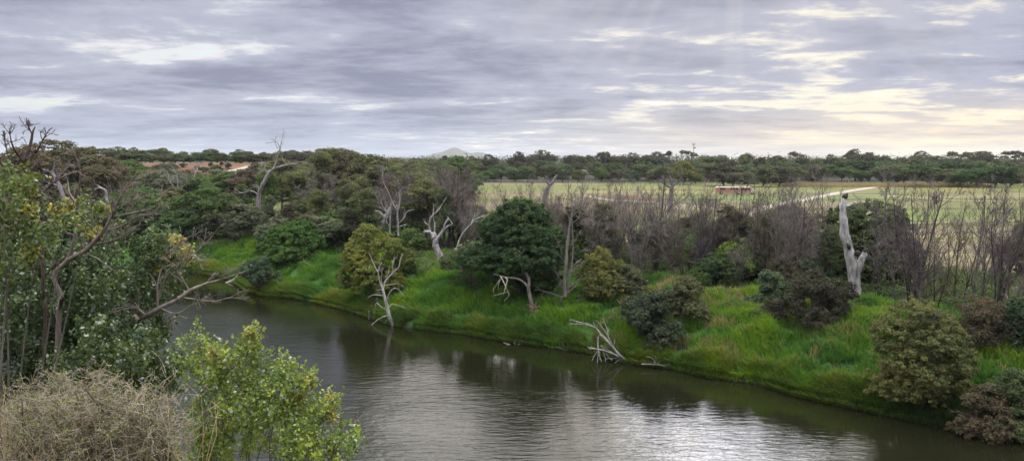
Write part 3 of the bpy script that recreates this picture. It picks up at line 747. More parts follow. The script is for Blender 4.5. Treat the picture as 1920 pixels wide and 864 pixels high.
shaped('dead_tree', (110, 352), [
    ([(120, 375), (112, 350), (104, 335), (98, 320)], .4, .2), ([(104, 335), (92, 322), (80, 318)], .18, .05), ([(104, 335), (118, 325), (130, 312), (140, 310)], .18, .05), ([(100, 322), (104, 305), (112, 300)], .15, .05), ([(112, 350), (98, 345), (84, 348)], .15, .05)],
    'tangled silver dead tree below the big brown gum crown', bark=(.30, .28, .30), depth=3, seed=10, twigs=(dict(T1, n=7), dict(T2, n=5)), Y=105)
shaped('dead_tree', (201, 372), [([(202, 380), (200, 368), (198, 358), (192, 354)], .3, .15), ([(196, 356), (186, 352), (178, 356), (172, 362), (166, 370)], .16, .05), ([(192, 354), (184, 348), (178, 350)], .1, .03)],
    'grey hooked dead stub curving left behind the yellow leaves', bark=(.34, .33, .35), depth=.5, seed=11, Y=88)

# twisted white trunk with hollow arms, and the split one beside it
shaped('dead_tree', (828, 490), [
    ([(829, 494), (824, 478), (817, 462), (816, 448), (812, 440)], .58, .42), ([(813, 446), (806, 436), (799, 434), (793, 436)], .30, .12), ([(817, 450), (826, 440), (832, 430), (834, 420), (842, 410)], .28, .07),
    ([(806, 438), (805, 420), (808, 408), (820, 396), (826, 388), (837, 370)], .14, .04), ([(808, 410), (813, 398), (812, 380)], .09, .03), ([(806, 424), (798, 418), (794, 410)], .09, .03), ([(815, 438), (815, 420), (812, 406), (812, 395)], .10, .03),
    ([(830, 432), (838, 424), (848, 420), (838, 405)], .10, .03), ([(799, 434), (794, 430)], .1, .05)],
    'twisted white dead gum with hollow forked arms on the bank top', bark=(.40, .375, .38), depth=.7, seed=12, twigs=(dict(T1, n=2),), gnarl=.5, K=14)
shaped('dead_tree', (842, 486), [
    ([(840, 492), (852, 474), (858, 466), (870, 458), (876, 456)], .36, .16), ([(856, 468), (862, 448), (872, 432), (884, 420), (890, 412), (908, 404)], .15, .05), ([(884, 419), (888, 408), (900, 398)], .08, .03), ([(886, 416), (900, 414), (912, 410)], .06, .02)],
    'pale dead limb curving up to the right of the twisted white gum', bark=(.40, .375, .37), depth=.6, seed=13, twigs=(dict(T1, n=2),), gnarl=.3)
shaped('dead_tree', (716, 425), [
    ([(712, 428), (720, 412), (727, 400), (732, 390)], .42, .3), ([(722, 410), (712, 400), (702, 398), (692, 402), (690, 412)], .36, .3), ([(727, 400), (722, 392), (726, 385)], .2, .1)],
    'stout grey arched dead trunk among the left wood', bark=(.34, .33, .34), depth=.4, seed=14, gnarl=.4, Y=101)
for nm, bx, brs, lb, sd in [
    ('dead_tree', (746, 438), [([(747, 442), (746, 420), (745, 400), (744, 384)], .17, .1), ([(746, 420), (758, 408), (762, 398), (776, 392)], .08, .03), ([(745, 400), (750, 375), (748, 362), (756, 352)], .1, .03), ([(745, 395), (736, 380), (728, 360), (720, 345), (716, 322), (718, 310)], .1, .03), ([(746, 425), (760, 422), (768, 424)], .06, .02)], 'pale forked dead tree rising above the yellow green wattle', 15),
    ('dead_tree', (731, 436), [([(731, 440), (731, 420), (732, 400), (733, 382)], .13, .08), ([(732, 410), (722, 395), (712, 372), (712, 355)], .08, .03), ([(733, 384), (738, 378), (742, 378)], .06, .03), ([(731, 425), (725, 415), (727, 402)], .06, .03)], 'thin pale dead tree left of the forked one', 16)]:
    shaped(nm, bx, brs, lb, bark=(.36, .335, .34), depth=1.2, seed=sd, twigs=(dict(T1, n=4), dict(T2, n=3)), Y=94, group='pale dead trees above the wattle')

# white tree leaning out of the water
shaped('dead_tree', (739, 610), [
    ([(741, 616), (733, 600), (729, 588), (725, 570), (720, 552), (717, 541)], .27, .14), ([(718, 543), (712, 528), (709, 512), (711, 500), (716, 492)], .10, .03), ([(718, 543), (722, 528), (730, 518), (740, 508), (748, 500), (751, 485), (755, 475)], .11, .03),
    ([(709, 510), (703, 500), (698, 488), (692, 474)], .07, .02), ([(711, 508), (713, 490), (713, 476)], .05, .02), ([(718, 540), (715, 525), (716, 512), (718, 502)], .06, .02), ([(737, 510), (736, 495), (740, 485), (745, 482)], .05, .02), ([(739, 492), (740, 478)], .035, .02), ([(723, 520), (728, 512), (730, 500)], .045, .02),
    ([(720, 535), (735, 533), (748, 532), (758, 538)], .05, .02), ([(726, 560), (731, 548), (740, 540), (750, 545), (757, 557)], .06, .02), ([(722, 555), (710, 553), (698, 553), (688, 560)], .06, .02), ([(729, 577), (735, 570), (748, 573), (763, 578)], .06, .02),
    ([(728, 582), (716, 576), (706, 568), (703, 580), (700, 600)], .05, .02), ([(730, 590), (714, 596), (702, 604), (690, 616)], .09, .03), ([(731, 592), (726, 600), (721, 606)], .06, .02), ([(716, 543), (707, 543)], .04, .02), ([(727, 566), (729, 560)], .05, .03)],
    'slender silver dead tree leaning out of the river edge', bark=(.42, .395, .39), depth=.8, seed=17, twigs=(dict(T1, n=2, lenf=(.2, .4), rmin=.014),))

# tall grey bare tree on the bank with a many stemmed base
shaped('bare_tree', (1050, 572), [
    ([(1060, 556), (1058, 535), (1060, 510), (1062, 480), (1065, 450), (1068, 425), (1073, 400)], .30, .14), ([(1064, 548), (1068, 520), (1072, 500), (1074, 470), (1074, 440), (1072, 410)], .15, .07),
    ([(1045, 578), (1052, 562), (1060, 552)], .28, .26), ([(1060, 552), (1075, 540), (1084, 525), (1094, 522)], .12, .05), ([(1060, 550), (1052, 535), (1048, 515), (1050, 505)], .10, .04), ([(1055, 558), (1040, 552), (1028, 548), (1016, 545), (1008, 540)], .08, .03), ([(1050, 568), (1044, 560), (1040, 545), (1052, 530)], .08, .03),
    ([(1068, 425), (1066, 405), (1058, 395), (1050, 385)], .08, .03), ([(1071, 415), (1073, 390), (1072, 370), (1066, 355)], .10, .03), ([(1074, 400), (1080, 380), (1078, 360), (1084, 348)], .08, .03), ([(1070, 420), (1082, 412), (1092, 402), (1102, 398)], .08, .03), ([(1084, 410), (1087, 398), (1086, 390)], .05, .02),
    ([(1066, 510), (1076, 498), (1090, 485), (1086, 492)], .06, .02), ([(1058, 535), (1048, 520), (1040, 505), (1039, 465)], .05, .02), ([(1066, 515), (1080, 500), (1086, 496), (1100, 505)], .06, .02), ([(1070, 460), (1080, 448), (1090, 432)], .05, .02), ([(1056, 475), (1046, 455), (1040, 440)], .04, .02),
    ([(1050, 570), (1070, 565), (1095, 560), (1112, 540)], .07, .02), ([(1062, 540), (1072, 535), (1078, 528)], .06, .03), ([(1046, 572), (1034, 568), (1030, 580)], .06, .03)],
    'tall grey bare tree with many low stems beside the dark wattle', cat='bare tree', bark=(.25, .215, .21), depth=1.2, seed=18, twigs=(dict(T1, n=4), dict(T2, n=4)), ntr=2, gnarl=.2, rs=.6)

# leaning trunk with an exposed root ball and a broken hanging branch
B = ground(1003, 588)
lt = shaped('leaning_tree', (1003, 588), [
    ([(1001, 580), (996, 566), (993, 552), (991, 540), (992, 528), (988, 515), (982, 506), (976, 492), (972, 470)], .24, .13), ([(990, 538), (983, 530), (972, 523), (960, 521), (948, 520), (940, 518)], .15, .07), ([(941, 518), (930, 515), (925, 514)], .06, .02)],
    'leaning trunk with torn root ball on the steep grass bank', cat='leaning tree', bark=(.25, .21, .20), depth=.1, seed=19, gnarl=.15, K=10)
rng = RNG(77); mb = MB(); n = 70; s0 = np.array([at_y(x, y, B[1] + dy) for x, y, dy in zip(rng.uniform(994, 1012, n), rng.uniform(572, 588, n), rng.uniform(-.5, .3, n))])
P = [s0]; d = nrm(np.stack([rng.normal(0, .45, n), rng.normal(-.25, .3, n), rng.uniform(-1.2, -.1, n)], 1))
for k in range(5): d = nrm(d + rng.normal(0, .22, (n, 3)) + [0, 0, -.14]); P.append(P[-1] + d * rng.uniform(.12, .34, (n, 1)))
tubes(mb, np.stack(P, 1), np.linspace(.05, .012, 6)[None] * rng.uniform(.5, 1.4, (n, 1)), 4)
for (x, y), (x2, y2) in [((1000, 578), (986, 570)), ((1002, 578), (1014, 574)), ((1000, 580), (988, 586)), ((1003, 575), (1008, 562))]:
    a, b_ = at_y(x, y, B[1] - .2), at_y(x2, y2, B[1] - .4); tubes(mb, catmull([a, (a + b_) / 2 + [0, 0, .06], b_], 6)[None], np.linspace(.1, .02, 6)[None], 5)
mb.build('root_ball', DEAD, lt, B, color=(.20, .13, .10))
shaped('broken_branch', (940, 520), [
    ([(938, 517, -.5), (944, 528, -.6), (950, 541, -.6), (954, 550, -.6), (953, 556, -.6), (945, 564, -.6)], .07, .03), ([(948, 520, -.5), (951, 524, -.6), (949, 534, -.6), (946, 545, -.7), (944, 554, -.7)], .08, .04), ([(953, 547, -.6), (940, 550, -.7), (930, 553, -.8), (921, 555, -.8)], .04, .02),
    ([(940, 520, -.5), (932, 532, -.7), (925, 543, -.7), (928, 552, -.7)], .03, .015), ([(938, 524, -.5), (935, 534, -.6), (935, 544, -.6)], .025, .012)],
    'pale peeled broken branch hanging from the leaning trunk', cat='broken branch', bark=(.50, .44, .35), depth=.1, seed=20, Y=B[1])

# drift wood along the waterline
def drift(name, base, brs, label, bark=(.33, .30, .30), seed=0, twigs=(), dz=0.):
    return shaped(name, base, brs, label, cat='driftwood', bark=bark, depth=.5, seed=seed, twigs=twigs, gnarl=.15)


Yd = 60.0
rng = RNG(5)
shaped('fallen_tree', (1172, 677), [
    ([(1178, 682), (1170, 672), (1160, 664), (1150, 652), (1140, 640), (1128, 627), (1118, 616), (1108, 609)], .17, .05), ([(1108, 609), (1094, 605), (1082, 603), (1070, 598)], .05, .015), ([(1112, 612), (1095, 608), (1080, 607), (1066, 606)], .05, .015),
    ([(1150, 652), (1144, 638), (1138, 626), (1128, 612), (1118, 600)], .07, .02), ([(1145, 645), (1134, 636), (1122, 622), (1112, 604)], .06, .02), ([(1140, 640), (1140, 625), (1136, 610), (1130, 595)], .05, .015), ([(1150, 655), (1152, 642), (1154, 636)], .04, .015),
    ([(1165, 670), (1150, 662), (1138, 655), (1126, 646)], .09, .03), ([(1160, 668), (1142, 660), (1125, 655), (1104, 653)], .09, .03), ([(1122, 655, -.2), (1121, 668, -.2), (1120, 680, -.3)], .06, .03), ([(1121, 632, -.3), (1121, 645, -.3), (1122, 660, -.4), (1128, 678, -.5)], .09, .05), ([(1124, 655), (1116, 664), (1110, 676)], .05, .02),
    ([(1160, 670), (1148, 672), (1138, 672), (1132, 680)], .05, .02), ([(1130, 656), (1134, 668), (1136, 678)], .05, .02), ([(1166, 671), (1160, 675), (1152, 680)], .04, .02), ([(1116, 653), (1110, 652), (1102, 650)], .06, .03), ([(1136, 660), (1140, 668), (1148, 676)], .04, .02)],
    'silver fallen tree with many branches dipping into the river', cat='fallen tree', bark=(.40, .375, .39), depth=.7, seed=21, twigs=(dict(T1, n=3, lenf=(.2, .4), rmin=.016), dict(T2, n=2, lenf=(.3, .5))))
shaped('driftwood', (1262, 694), [
    ([(1290, 697), (1268, 694), (1255, 692), (1242, 685), (1228, 683), (1202, 682)], .09, .04), ([(1228, 683), (1226, 676), (1222, 671), (1212, 668)], .05, .02), ([(1228, 682), (1230, 674), (1228, 667)], .05, .02), ([(1232, 683), (1236, 678), (1238, 675)], .05, .02), ([(1244, 686), (1252, 684), (1258, 681)], .05, .02)],
    'long low piece of driftwood right of the fallen silver tree', cat='driftwood', bark=(.36, .31, .30), depth=.2, seed=22, gnarl=.2, Y=57.3)
shaped('driftwood', (966, 650), [
    ([(985, 652), (972, 650), (962, 648), (950, 652)], .06, .03), ([(968, 655), (966, 646), (964, 640)], .09, .04), ([(964, 650), (972, 645), (982, 644)], .04, .02), ([(962, 648), (952, 645), (944, 642)], .07, .04), ([(972, 650), (984, 650), (992, 652)], .04, .02), ([(960, 652), (954, 656), (948, 656)], .03, .02)],
    'small star shaped snag lying at the water edge', cat='driftwood', bark=(.42, .38, .36), depth=.3, seed=23, Y=65.0)
shaped('driftwood', (1055, 660), [([(1072, 663), (1060, 657), (1050, 652), (1042, 650)], .04, .02), ([(1058, 656), (1056, 646), (1054, 640)], .03, .015), ([(1060, 657), (1065, 648), (1064, 642)], .03, .012), ([(1084, 655), (1086, 650), (1088, 644)], .05, .03)],
       'little forked twiggy snag at the foot of the reeds', cat='driftwood', bark=(.34, .28, .27), depth=.2, seed=24, Y=62.9)
shaped('driftwood', (790, 614), [([(777, 618), (783, 614), (792, 604), (793, 600)], .05, .02), ([(777, 620), (788, 617), (806, 617)], .05, .02), ([(786, 612), (779, 609)], .03, .015)],
       'small dark snag right of the leaning silver tree', cat='driftwood', bark=(.20, .16, .15), depth=.2, seed=25, Y=71.5)
shaped('driftwood', (674, 590), [([(680, 592), (674, 586), (668, 581), (664, 577)], .06, .03), ([(674, 587), (672, 592)], .04, .02)], 'short snag at the water left of the leaning silver tree', cat='driftwood', bark=(.24, .2, .19), depth=.2, seed=26, Y=78.3)
shaped('stump', (692, 598), [([(692, 602), (692, 590), (692, 583)], .11, .08)], 'short upright post like stump standing in the water edge', cat='stump', bark=(.26, .23, .23), depth=.0, seed=27, Y=75.6)
shaped('log', (440, 524), [([(424, 531), (438, 525), (450, 516), (462, 508), (474, 500)], .20, .55), ([(470, 502), (478, 498)], .5, .3)], 'thick pale log sloping into the river at the far left bank', cat='log', bark=(.44, .38, .36), depth=.1, seed=28, gnarl=.1, K=14, Y=98.5, part='butt_end')
shaped('fallen_branch', (575, 500), [([(590, 502), (580, 496), (572, 491), (564, 491)], .07, .03), ([(573, 491), (568, 485)], .04, .02), ([(574, 492), (575, 485)], .04, .02), ([(572, 492), (572, 500)], .03, .02), ([(578, 497), (579, 501)], .03, .02)],
       'pale fallen branch on the grass below the dark green bush', cat='fallen branch', bark=(.45, .40, .40), depth=.3, seed=29, Y=93.5)
shaped('fallen_branch', (1110, 590), [([(1145, 562), (1125, 556), (1105, 553), (1082, 554)], .04, .02), ([(1125, 556), (1132, 566), (1136, 576)], .03, .015), ([(1105, 553), (1112, 565), (1118, 574)], .03, .015), ([(1137, 560), (1140, 570)], .03, .015)],
       'grey drooping fallen branch under the olive yellow bush', cat='fallen branch', bark=(.30, .27, .26), depth=.4, seed=30, Y=69.5)
shaped('dead_tree', (1900, 590), [([(1912, 610), (1903, 590), (1896, 572), (1888, 560), (1880, 548)], .34, .12), ([(1898, 575), (1902, 560), (1908, 545), (1918, 530)], .16, .08), ([(1886, 562), (1880, 575), (1872, 590), (1868, 596), (1850, 598), (1830, 596)], .06, .03), ([(1882, 552), (1880, 530), (1872, 505), (1868, 490)], .08, .03), ([(1888, 556), (1870, 560), (1850, 558), (1810, 548)], .05, .02)],
       'crooked grey dead tree over the tangle at the right edge', bark=(.25, .22, .21), depth=.5, seed=31, twigs=(dict(T1, n=5), dict(T2, n=4)), Y=60)
shaped('dead_tree', (1258, 365), [([(1255, 400), (1257, 385), (1258, 365), (1260, 348)], .9, .5), ([(1260, 350), (1258, 338), (1256, 328)], .4, .1), ([(1260, 350), (1272, 340), (1278, 332)], .3, .1), ([(1258, 352), (1248, 346), (1242, 330)], .3, .1)],
       'dark forked dead trunk standing alone in the paddock', bark=(.19, .16, .17), depth=1, seed=32, Y=175, twigs=(dict(T1, n=3, rmin=.05),))
shaped('dead_tree', (1026, 372), [([(1020, 380), (1027, 352), (1036, 342), (1044, 328)], .55, .14), ([(1030, 348), (1022, 338), (1012, 336)], .2, .06), ([(1036, 342), (1034, 334)], .1, .05)],
       'thick dead limb leaning right above the dark wattle', bark=(.24, .215, .22), depth=.5, seed=33, Y=118)


# ------------------------------------------------------------------ shrubs and wattles on the bank
def shrub(name, cx, yb, wpx, ytop, col, label, cat='bush', seed=1, n=1.0, leaf=.11, pr=.42, lob=None, Yo=0., zmin=-.8, jit=.5, group=None, bark=(.12, .10, .09), nl=62, dz=0):
    rng = RNG(seed); B = ground(cx, yb); B[1] += Yo; B[2] = h1(B[0], B[1]); Y = B[1]; m_ = Y / FPX
    zt = CAMZ + (300 - ytop) * m_; H = zt - B[2]; W = wpx * m_ / 2
    if lob is None:
        k = 15; a = rng.uniform(0, 2 * pi, k); r_ = rng.uniform(.2, .85, k) * W
        L = np.stack([r_ * np.cos(a), r_ * np.sin(a), H * (rng.uniform(.15, .85, k) - .3 * (r_ / W) ** 2), *(W * rng.uniform(.18, .45, (2, k))), H * rng.uniform(.14, .30, k)], 1)
        L = np.vstack([L, [0, 0, H * .72, W * .45, W * .45, H * .28]])
    else: L = np.array([[x * W, y * W, z * H, rx * W, rx * W, rz * H] for x, y, z, rx, rz in lob])
    L[:, 3:6] *= rng.uniform(.78, 1.18, (len(L), 1)); L[:, :2] += rng.normal(0, .06 * W, (len(L), 2)); L[:, :3] += B
    root = empty(name, B, label, cat, group); wd, lv = MB(), MB()
    lp, lr = limbs(wd, rng, B - [0, 0, .3], L, max(.05, W * .045), .2)
    a_, b_ = kids(rng, lp, lr, 5, .5, 1, (15, 60), (.6, 1.15), 6, .12, .2, .5, .02, taper=.3); tubes(wd, a_, b_, 4)
    a_, b_ = kids(rng, a_, b_, 4, .4, 1, (20, 55), (.3, .6), 4, .1, .2, .6, .014); tubes(wd, a_, b_, 3)
    A = (L[:, 3] * L[:, 5]).sum(); crown(lv, rng, L, int(A * 30 * n / pr ** 1.5 * .35), nl, pr, leaf * 1.05, zmin, jit=jit)
    wd.build('trunk', BARK, root, B, color=bark); lv.build('crown', LEAF, root, B, color=C_[col] if isinstance(col, str) else col)
    return root


shrub('bush', 548, 492, 142, 416, (.050, .105, .024), 'dense glossy dark green bush on the left part of the bank', seed=1, leaf=.13, lob=[(-.5, 0, .35, .42, .33), (.1, -.1, .5, .5, .42), (.55, 0, .4, .42, .36), (.2, .2, .7, .38, .3), (-.3, .1, .62, .4, .28), (0, -.3, .25, .6, .25)])
shrub('bush', 487, 548, 66, 486, 'blue', 'small blue green bush overhanging the water beside the log', seed=2, leaf=.12)
shrub('wattle_bush', 700, 556, 158, 418, (.110, .135, .032), 'broad yellow green wattle behind the leaning silver tree', cat='wattle', seed=3, lob=[(-.62, -.1, .56, .34, .20), (-.12, .2, .84, .36, .14), (.32, -.1, .66, .36, .17), (.78, 0, .52, .28, .17), (-.25, -.35, .48, .36, .2), (.1, -.35, .30, .5, .26), (-.62, 0, .25, .32, .2), (.45, -.1, .25, .4, .2), (-.3, .1, .66, .32, .17)])
shrub('wattle_tree', 978, 566, 182, 380, (.036, .068, .026), 'tall dark green wattle tree with domed crown on the mid bank', cat='wattle', seed=4, Yo=1.2, n=1.15, leaf=.125, lob=[(-.05, 0, .86, .42, .15), (.35, 0, .80, .38, .15), (-.35, 0, .72, .36, .14), (.1, -.3, .68, .5, .15), (.55, -.1, .62, .38, .15), (-.5, -.1, .50, .40, .14), (.1, -.35, .45, .55, .16), (.5, 0, .40, .4, .15), (-.2, 0, .3, .5, .15), (.35, -.1, .22, .5, .15), (-.85, -.2, .42, .32, .10), (.05, .3, .62, .6, .25)])
shrub('bush', 884, 534, 112, 458, 'gum', 'rounded dull green small tree left of the tall dark wattle', cat='small tree', seed=5, zmin=-.5, lob=[(0, 0, .7, .6, .28), (-.5, 0, .55, .45, .25), (.5, 0, .6, .45, .25), (.1, -.4, .5, .5, .25)])
shrub('bush', 1126, 562, 108, 468, (.108, .118, .036), 'olive yellow bush right of the tall grey bare tree', seed=6, lob=[(0, 0, .72, .5, .26), (-.5, 0, .5, .42, .28), (.5, 0, .5, .45, .3), (0, -.3, .4, .6, .3), (.2, 0, .25, .7, .22)])
shrub('bush', 1222, 632, 112, 548, (.050, .066, .038), 'low dark grey green bush sprawling down the bank', seed=7, leaf=.12)
shrub('bush', 1286, 600, 96, 528, (.072, .082, .038), 'dusky brown green bush above the sprawling dark one', seed=8, leaf=.12)
shrub('bush', 1512, 604, 132, 512, (.052, .050, .036), 'dark purplish brown rounded bush left of the grey trunk', seed=9, leaf=.095, jit=.9)
shrub('bush', 1446, 580, 86, 512, (.056, .085, .045), 'grey green leafy bush on the left of the purplish one', seed=10)
shrub('wattle_bush', 1712, 748, 190, 563, (.105, .115, .042), 'large soft yellow grey wattle on the right bank', cat='wattle', seed=11, n=1.3, leaf=.075, pr=.32, nl=75, lob=[(-.15, 0, .84, .5, .16), (-.5, 0, .62, .42, .2), (.4, 0, .68, .45, .2), (.1, -.35, .6, .6, .22), (-.3, -.3, .4, .55, .22), (.45, -.2, .42, .5, .22), (0, -.4, .3, .6, .2), (.5, -.1, .2, .5, .18), (-.1, 0, .15, .6, .15), (.7, 0, .3, .35, .2)])
shrub('wattle_tree', 1716, 566, 218, 386, (.058, .082, .036), 'wide dark green tree mass behind the grey trunk', cat='wattle', seed=12, n=.95, leaf=.13, Yo=8, lob=[(-.45, 0, .80, .38, .2), (.0, 0, .82, .42, .2), (.4, 0, .66, .42, .22), (-.6, -.1, .55, .34, .24), (-.1, -.2, .55, .5, .25), (.55, 0, .4, .4, .22), (0, 0, .3, .6, .22), (-.5, 0, .3, .4, .2)])
shrub('bush', 1912, 520, 70, 412, (.075, .095, .035), 'rounded green bush on the paddock at the right edge', seed=13)
shrub('bush', 1908, 660, 60, 560, (.040, .062, .030), 'ivy like dark bush round the crooked dead tree', seed=14, nl=50)
shrub('bush', 1845, 812, 118, 728, (.100, .082, .050), 'rusty brown dying bush at the water in the right corner', seed=15, leaf=.075, pr=.3, jit=.9)
shrub('bush', 1905, 800, 110, 700, (.085, .110, .045), 'pale green weedy bush at the bottom right edge', seed=16, leaf=.07, pr=.3)
shrub('bush', 760, 520, 80, 488, (.060, .120, .030), 'low green creeper mound at the foot of the white gum', seed=17, leaf=.12)
shrub('bush', 893, 505, 80, 455, (.065, .130, .032), 'bright creeper mound right of the pale dead limb', seed=18, leaf=.12)
shrub('bush', 1395, 530, 110, 448, 'bright', 'bright green leafy bush inside the bare thicket', seed=19)
shrub('bush', 1553, 556, 54, 520, 'dark', 'low dark bush at the left foot of the grey trunk', seed=20)
shrub('bush', 1840, 640, 150, 560, (.080, .070, .045), 'brown weedy tangle under the bare trees at right', seed=21, leaf=.08, jit=.9)
shrub('bush', 1180, 560, 90, 505, (.075, .085, .045), 'grey green bush between the olive bush and the thicket', seed=22)

# ------------------------------------------------------------------ grass and undergrowth (ground cover)
def blades(name, n, seed, emin, emax, smin, smax, hh, col, keepf=None, wd_=.03, t0=.5, label=None, den=.5):
    rng = RNG(seed); s = rng.uniform(smin, smax, n); e = emin + (emax - emin) * rng.uniform(0, 1, n) ** 1.25
    d = np.interp(s, WL_S, WL_E) + e; X = d * NB[0] + s * UB[0]; Y = d * NB[1] + s * UB[1]
    dn_ = fbm(X * .6, Y * .6, seed + 3); k = dn_ > rng.uniform(den - .12, den + .02, n)
    if keepf is not None: k &= keepf(X, Y, e, s, rng)
    X, Y, e, s, dn_ = X[k], Y[k], e[k], s[k], dn_[k]; n = len(X); Z = height(X, Y) - .05
    h_ = hh * rng.uniform(.55, 1.25, n) * (.55 + 1.0 * dn_) * (.6 + .4 * ss(0, 1.5, e))
    a = rng.uniform(0, 2 * pi, n); ln = np.stack([np.cos(a), np.sin(a), 0 * a], 1) * rng.uniform(.1, .55, n)[:, None] - np.array([NB[0], NB[1], 0]) * ((.25 + .45 * (1 - ss(0, 2, e))) * (1 - ss(9, 14, e)))[:, None]
    side = np.stack([-np.sin(a), np.cos(a), 0 * a], 1) * (wd_ * rng.uniform(.6, 1.3, n))[:, None]
    B0 = np.stack([X, Y, Z], 1); m_ = B0 + ln * h_[:, None] * .35 + [0, 0, 1] * h_[:, None] * .62; tp = B0 + ln * h_[:, None] + [0, 0, 1] * (h_ * .9)[:, None]
    V = np.stack([B0 - side, B0 + side, m_ + side * .9, m_ - side * .9, tp + side * .15, tp - side * .15], 1)
    i0 = np.arange(n)[:, None] * 6; Q = np.concatenate([i0 + [[0, 1, 2, 3]], i0 + [[3, 2, 4, 5]]], 0)
    pt = fbm(X * .18, Y * .18, seed + 9); t = np.clip(t0 + (pt - .5) * 1.3 + (dn_ - .5) * .5 + rng.normal(0, .12, n), 0, 1)
    o = MB().add(V.reshape(-1, 3), Q, np.repeat(t, 6)).build(name, GRASS, smooth=False, color=col); tag(o, label, None, None, 'stuff'); return o


blades('grass', 250000, 1, -.1, 17, -6, 112, .75, (.068, .160, .022), wd_=.035, label='thick bright green grass covering the steep river bank', den=.40)
blades('reeds', 60000, 2, -.25, 1.6, -6, 112, .95, (.080, .130, .030), wd_=.03, label='dull olive reeds hanging over the waterline', den=.45)
blades('dry_grass', 42000, 3, 1., 16, -6, 34, .75, (.21, .18, .095), wd_=.028, label='dry straw coloured weeds among the bank grass', den=.60)
blades('ground_cover', 90000, 4, 14, 46, -10, 120, .5, (.055, .080, .030), wd_=.06, label='low green weeds on the floor of the thicket', den=.45)


def cover(name, n, seed, emin, emax, smin, smax, col, leaf, label, den=.5, up=.5):
    rng = RNG(seed); s = rng.uniform(smin, smax, n); e = rng.uniform(emin, emax, n); d = np.interp(s, WL_S, WL_E) + e
    X = d * NB[0] + s * UB[0]; Y = d * NB[1] + s * UB[1]; f_ = fbm(X * .35, Y * .35, seed); k = f_ > den; X, Y, f_ = X[k], Y[k], f_[k]
    Z = height(X, Y) + (f_ - den) * 4.0 * rng.uniform(.6, 1.0, len(X)) * up
    mb = MB(); nn = rng.normal(size=(len(X), 3)) * .6 + [0, -.3, .9]; leaves(mb, rng, np.stack([X, Y, Z], 1), nn, leaf * rng.uniform(.6, 1.3, len(X)), .55, np.clip(.5 + (f_ - .6) * 1.5 + rng.normal(0, .15, len(X)), 0, 1))
    tag(mb.build(name, LEAF, color=col), label, None, None, 'stuff')


cover('undergrowth', 260000, 11, 13, 42, -10, 125, (.050, .080, .030), .10, 'leafy creeping undergrowth behind the grass bank', .43, .9)
cover('weeds', 60000, 12, 3, 15, -6, 30, (.060, .115, .032), .07, 'patches of broad leaved weeds on the right bank', .53, .5)
cover('scrub', 150000, 17, 6, 17, -8, 112, (.056, .088, .034), .075, 'low scrubby cover between the bushes on the bank', .54, 1.3)

# tall dry grass strip by the track
rng = RNG(9); n = 26000; X = rng.uniform(112, 190, n); Y = rng.uniform(300, 325, n); h_ = rng.uniform(.5, 1.3, n); Z = height(X, Y); a = rng.uniform(0, pi, n)
sd = np.stack([np.cos(a), np.sin(a), 0 * a], 1) * .09; B0 = np.stack([X, Y, Z], 1); tp = B0 + np.stack([rng.normal(0, .2, n), rng.normal(0, .2, n), h_], 1)
o = MB().add(np.stack([B0 - sd, B0 + sd, tp + sd * .3, tp - sd * .3], 1).reshape(-1, 3), np.arange(n * 4).reshape(-1, 4), np.repeat(rng.uniform(.3, .8, n), 4)).build('dry_grass', GRASS, color=(.24, .20, .12), smooth=False)
tag(o, 'strip of tall tan grass between the far wood and the track', kind='stuff')


# ------------------------------------------------------------------ old bus, mast, fence
def box(mb, c, s, bev=0, t=.5):
    c, s = np.array(c, float), np.array(s, float) / 2
    v = np.array([[x, y, z] for z in (-1, 1) for x, y in ((-1, -1), (1, -1), (1, 1), (-1, 1))], float)
    if bev: v[4:, :2] *= 1 - bev
    mb.add(c + v * s, [[0, 3, 2, 1], [4, 5, 6, 7], [0, 1, 5, 4], [1, 2, 6, 5], [2, 3, 7, 6], [3, 0, 4, 7]], t)


B = ground(1378, 364); bus = empty('derelict_bus', (B[0], B[1], h1(B[0], B[1])), 'derelict pinkish bus with cream nose and roof parked on the paddock', 'bus')
bus.rotation_euler = (0, 0, radians(-7))
PINK = plain_mat('faded_pink_paint', (.30, .15, .115), .7, 0, .3, 1.2); CREAM = plain_mat('cream_paint', (.46, .43, .37), .6, 0, .15, 1.); DARK = plain_mat('dark_void', (.03, .022, .022), .6); RUB = plain_mat('tyre_rubber', (.03, .028, .028), .9)


def sub(name, mat, parent, boxes, bev=0):
    mb = MB()
    for c, s in boxes: box(mb, c, s, bev)
    return mb.build(name, mat, parent, smooth=False)


body = sub('body', PINK, bus, [((-.6, 0, .85), (10.6, 2.4, 1.0))])
posts = [(-5.8 + k * .96, s * 1.15, 1.68) for k in range(12) for s in (-1, 1)]
sub('window_pillars', PINK, bus, [(p, (.16, .07, .66)) for p in posts]); sub('interior', DARK, bus, [((-.6, .35, 1.66), (10.2, 1.3, .62))])
sub('roof', CREAM, bus, [((-.5, 0, 2.13), (10.9, 2.5, .24)), ((-.5, 0, 2.32), (10.3, 2.0, .14))], .03)
sub('side_panel', PINK, bus, [((-2.4, -1.19, 1.66), (1.6, .05, .6)), ((1.2, -1.19, 1.66), (.9, .05, .6)), ((-5.3, -1.19, 1.66), (.9, .05, .6))])
sub('nose', CREAM, bus, [((5.05, 0, 1.1), (.9, 2.3, 1.4)), ((5.85, 0, .85), (.9, 2.1, .8))], .08)
wsn = sub('windscreen', DARK, bus, [((5.53, 0, 1.45), (.05, 1.9, .45))])
sub('bumper', RUB, bus, [((6.35, 0, .5), (.12, 2.2, .25))])
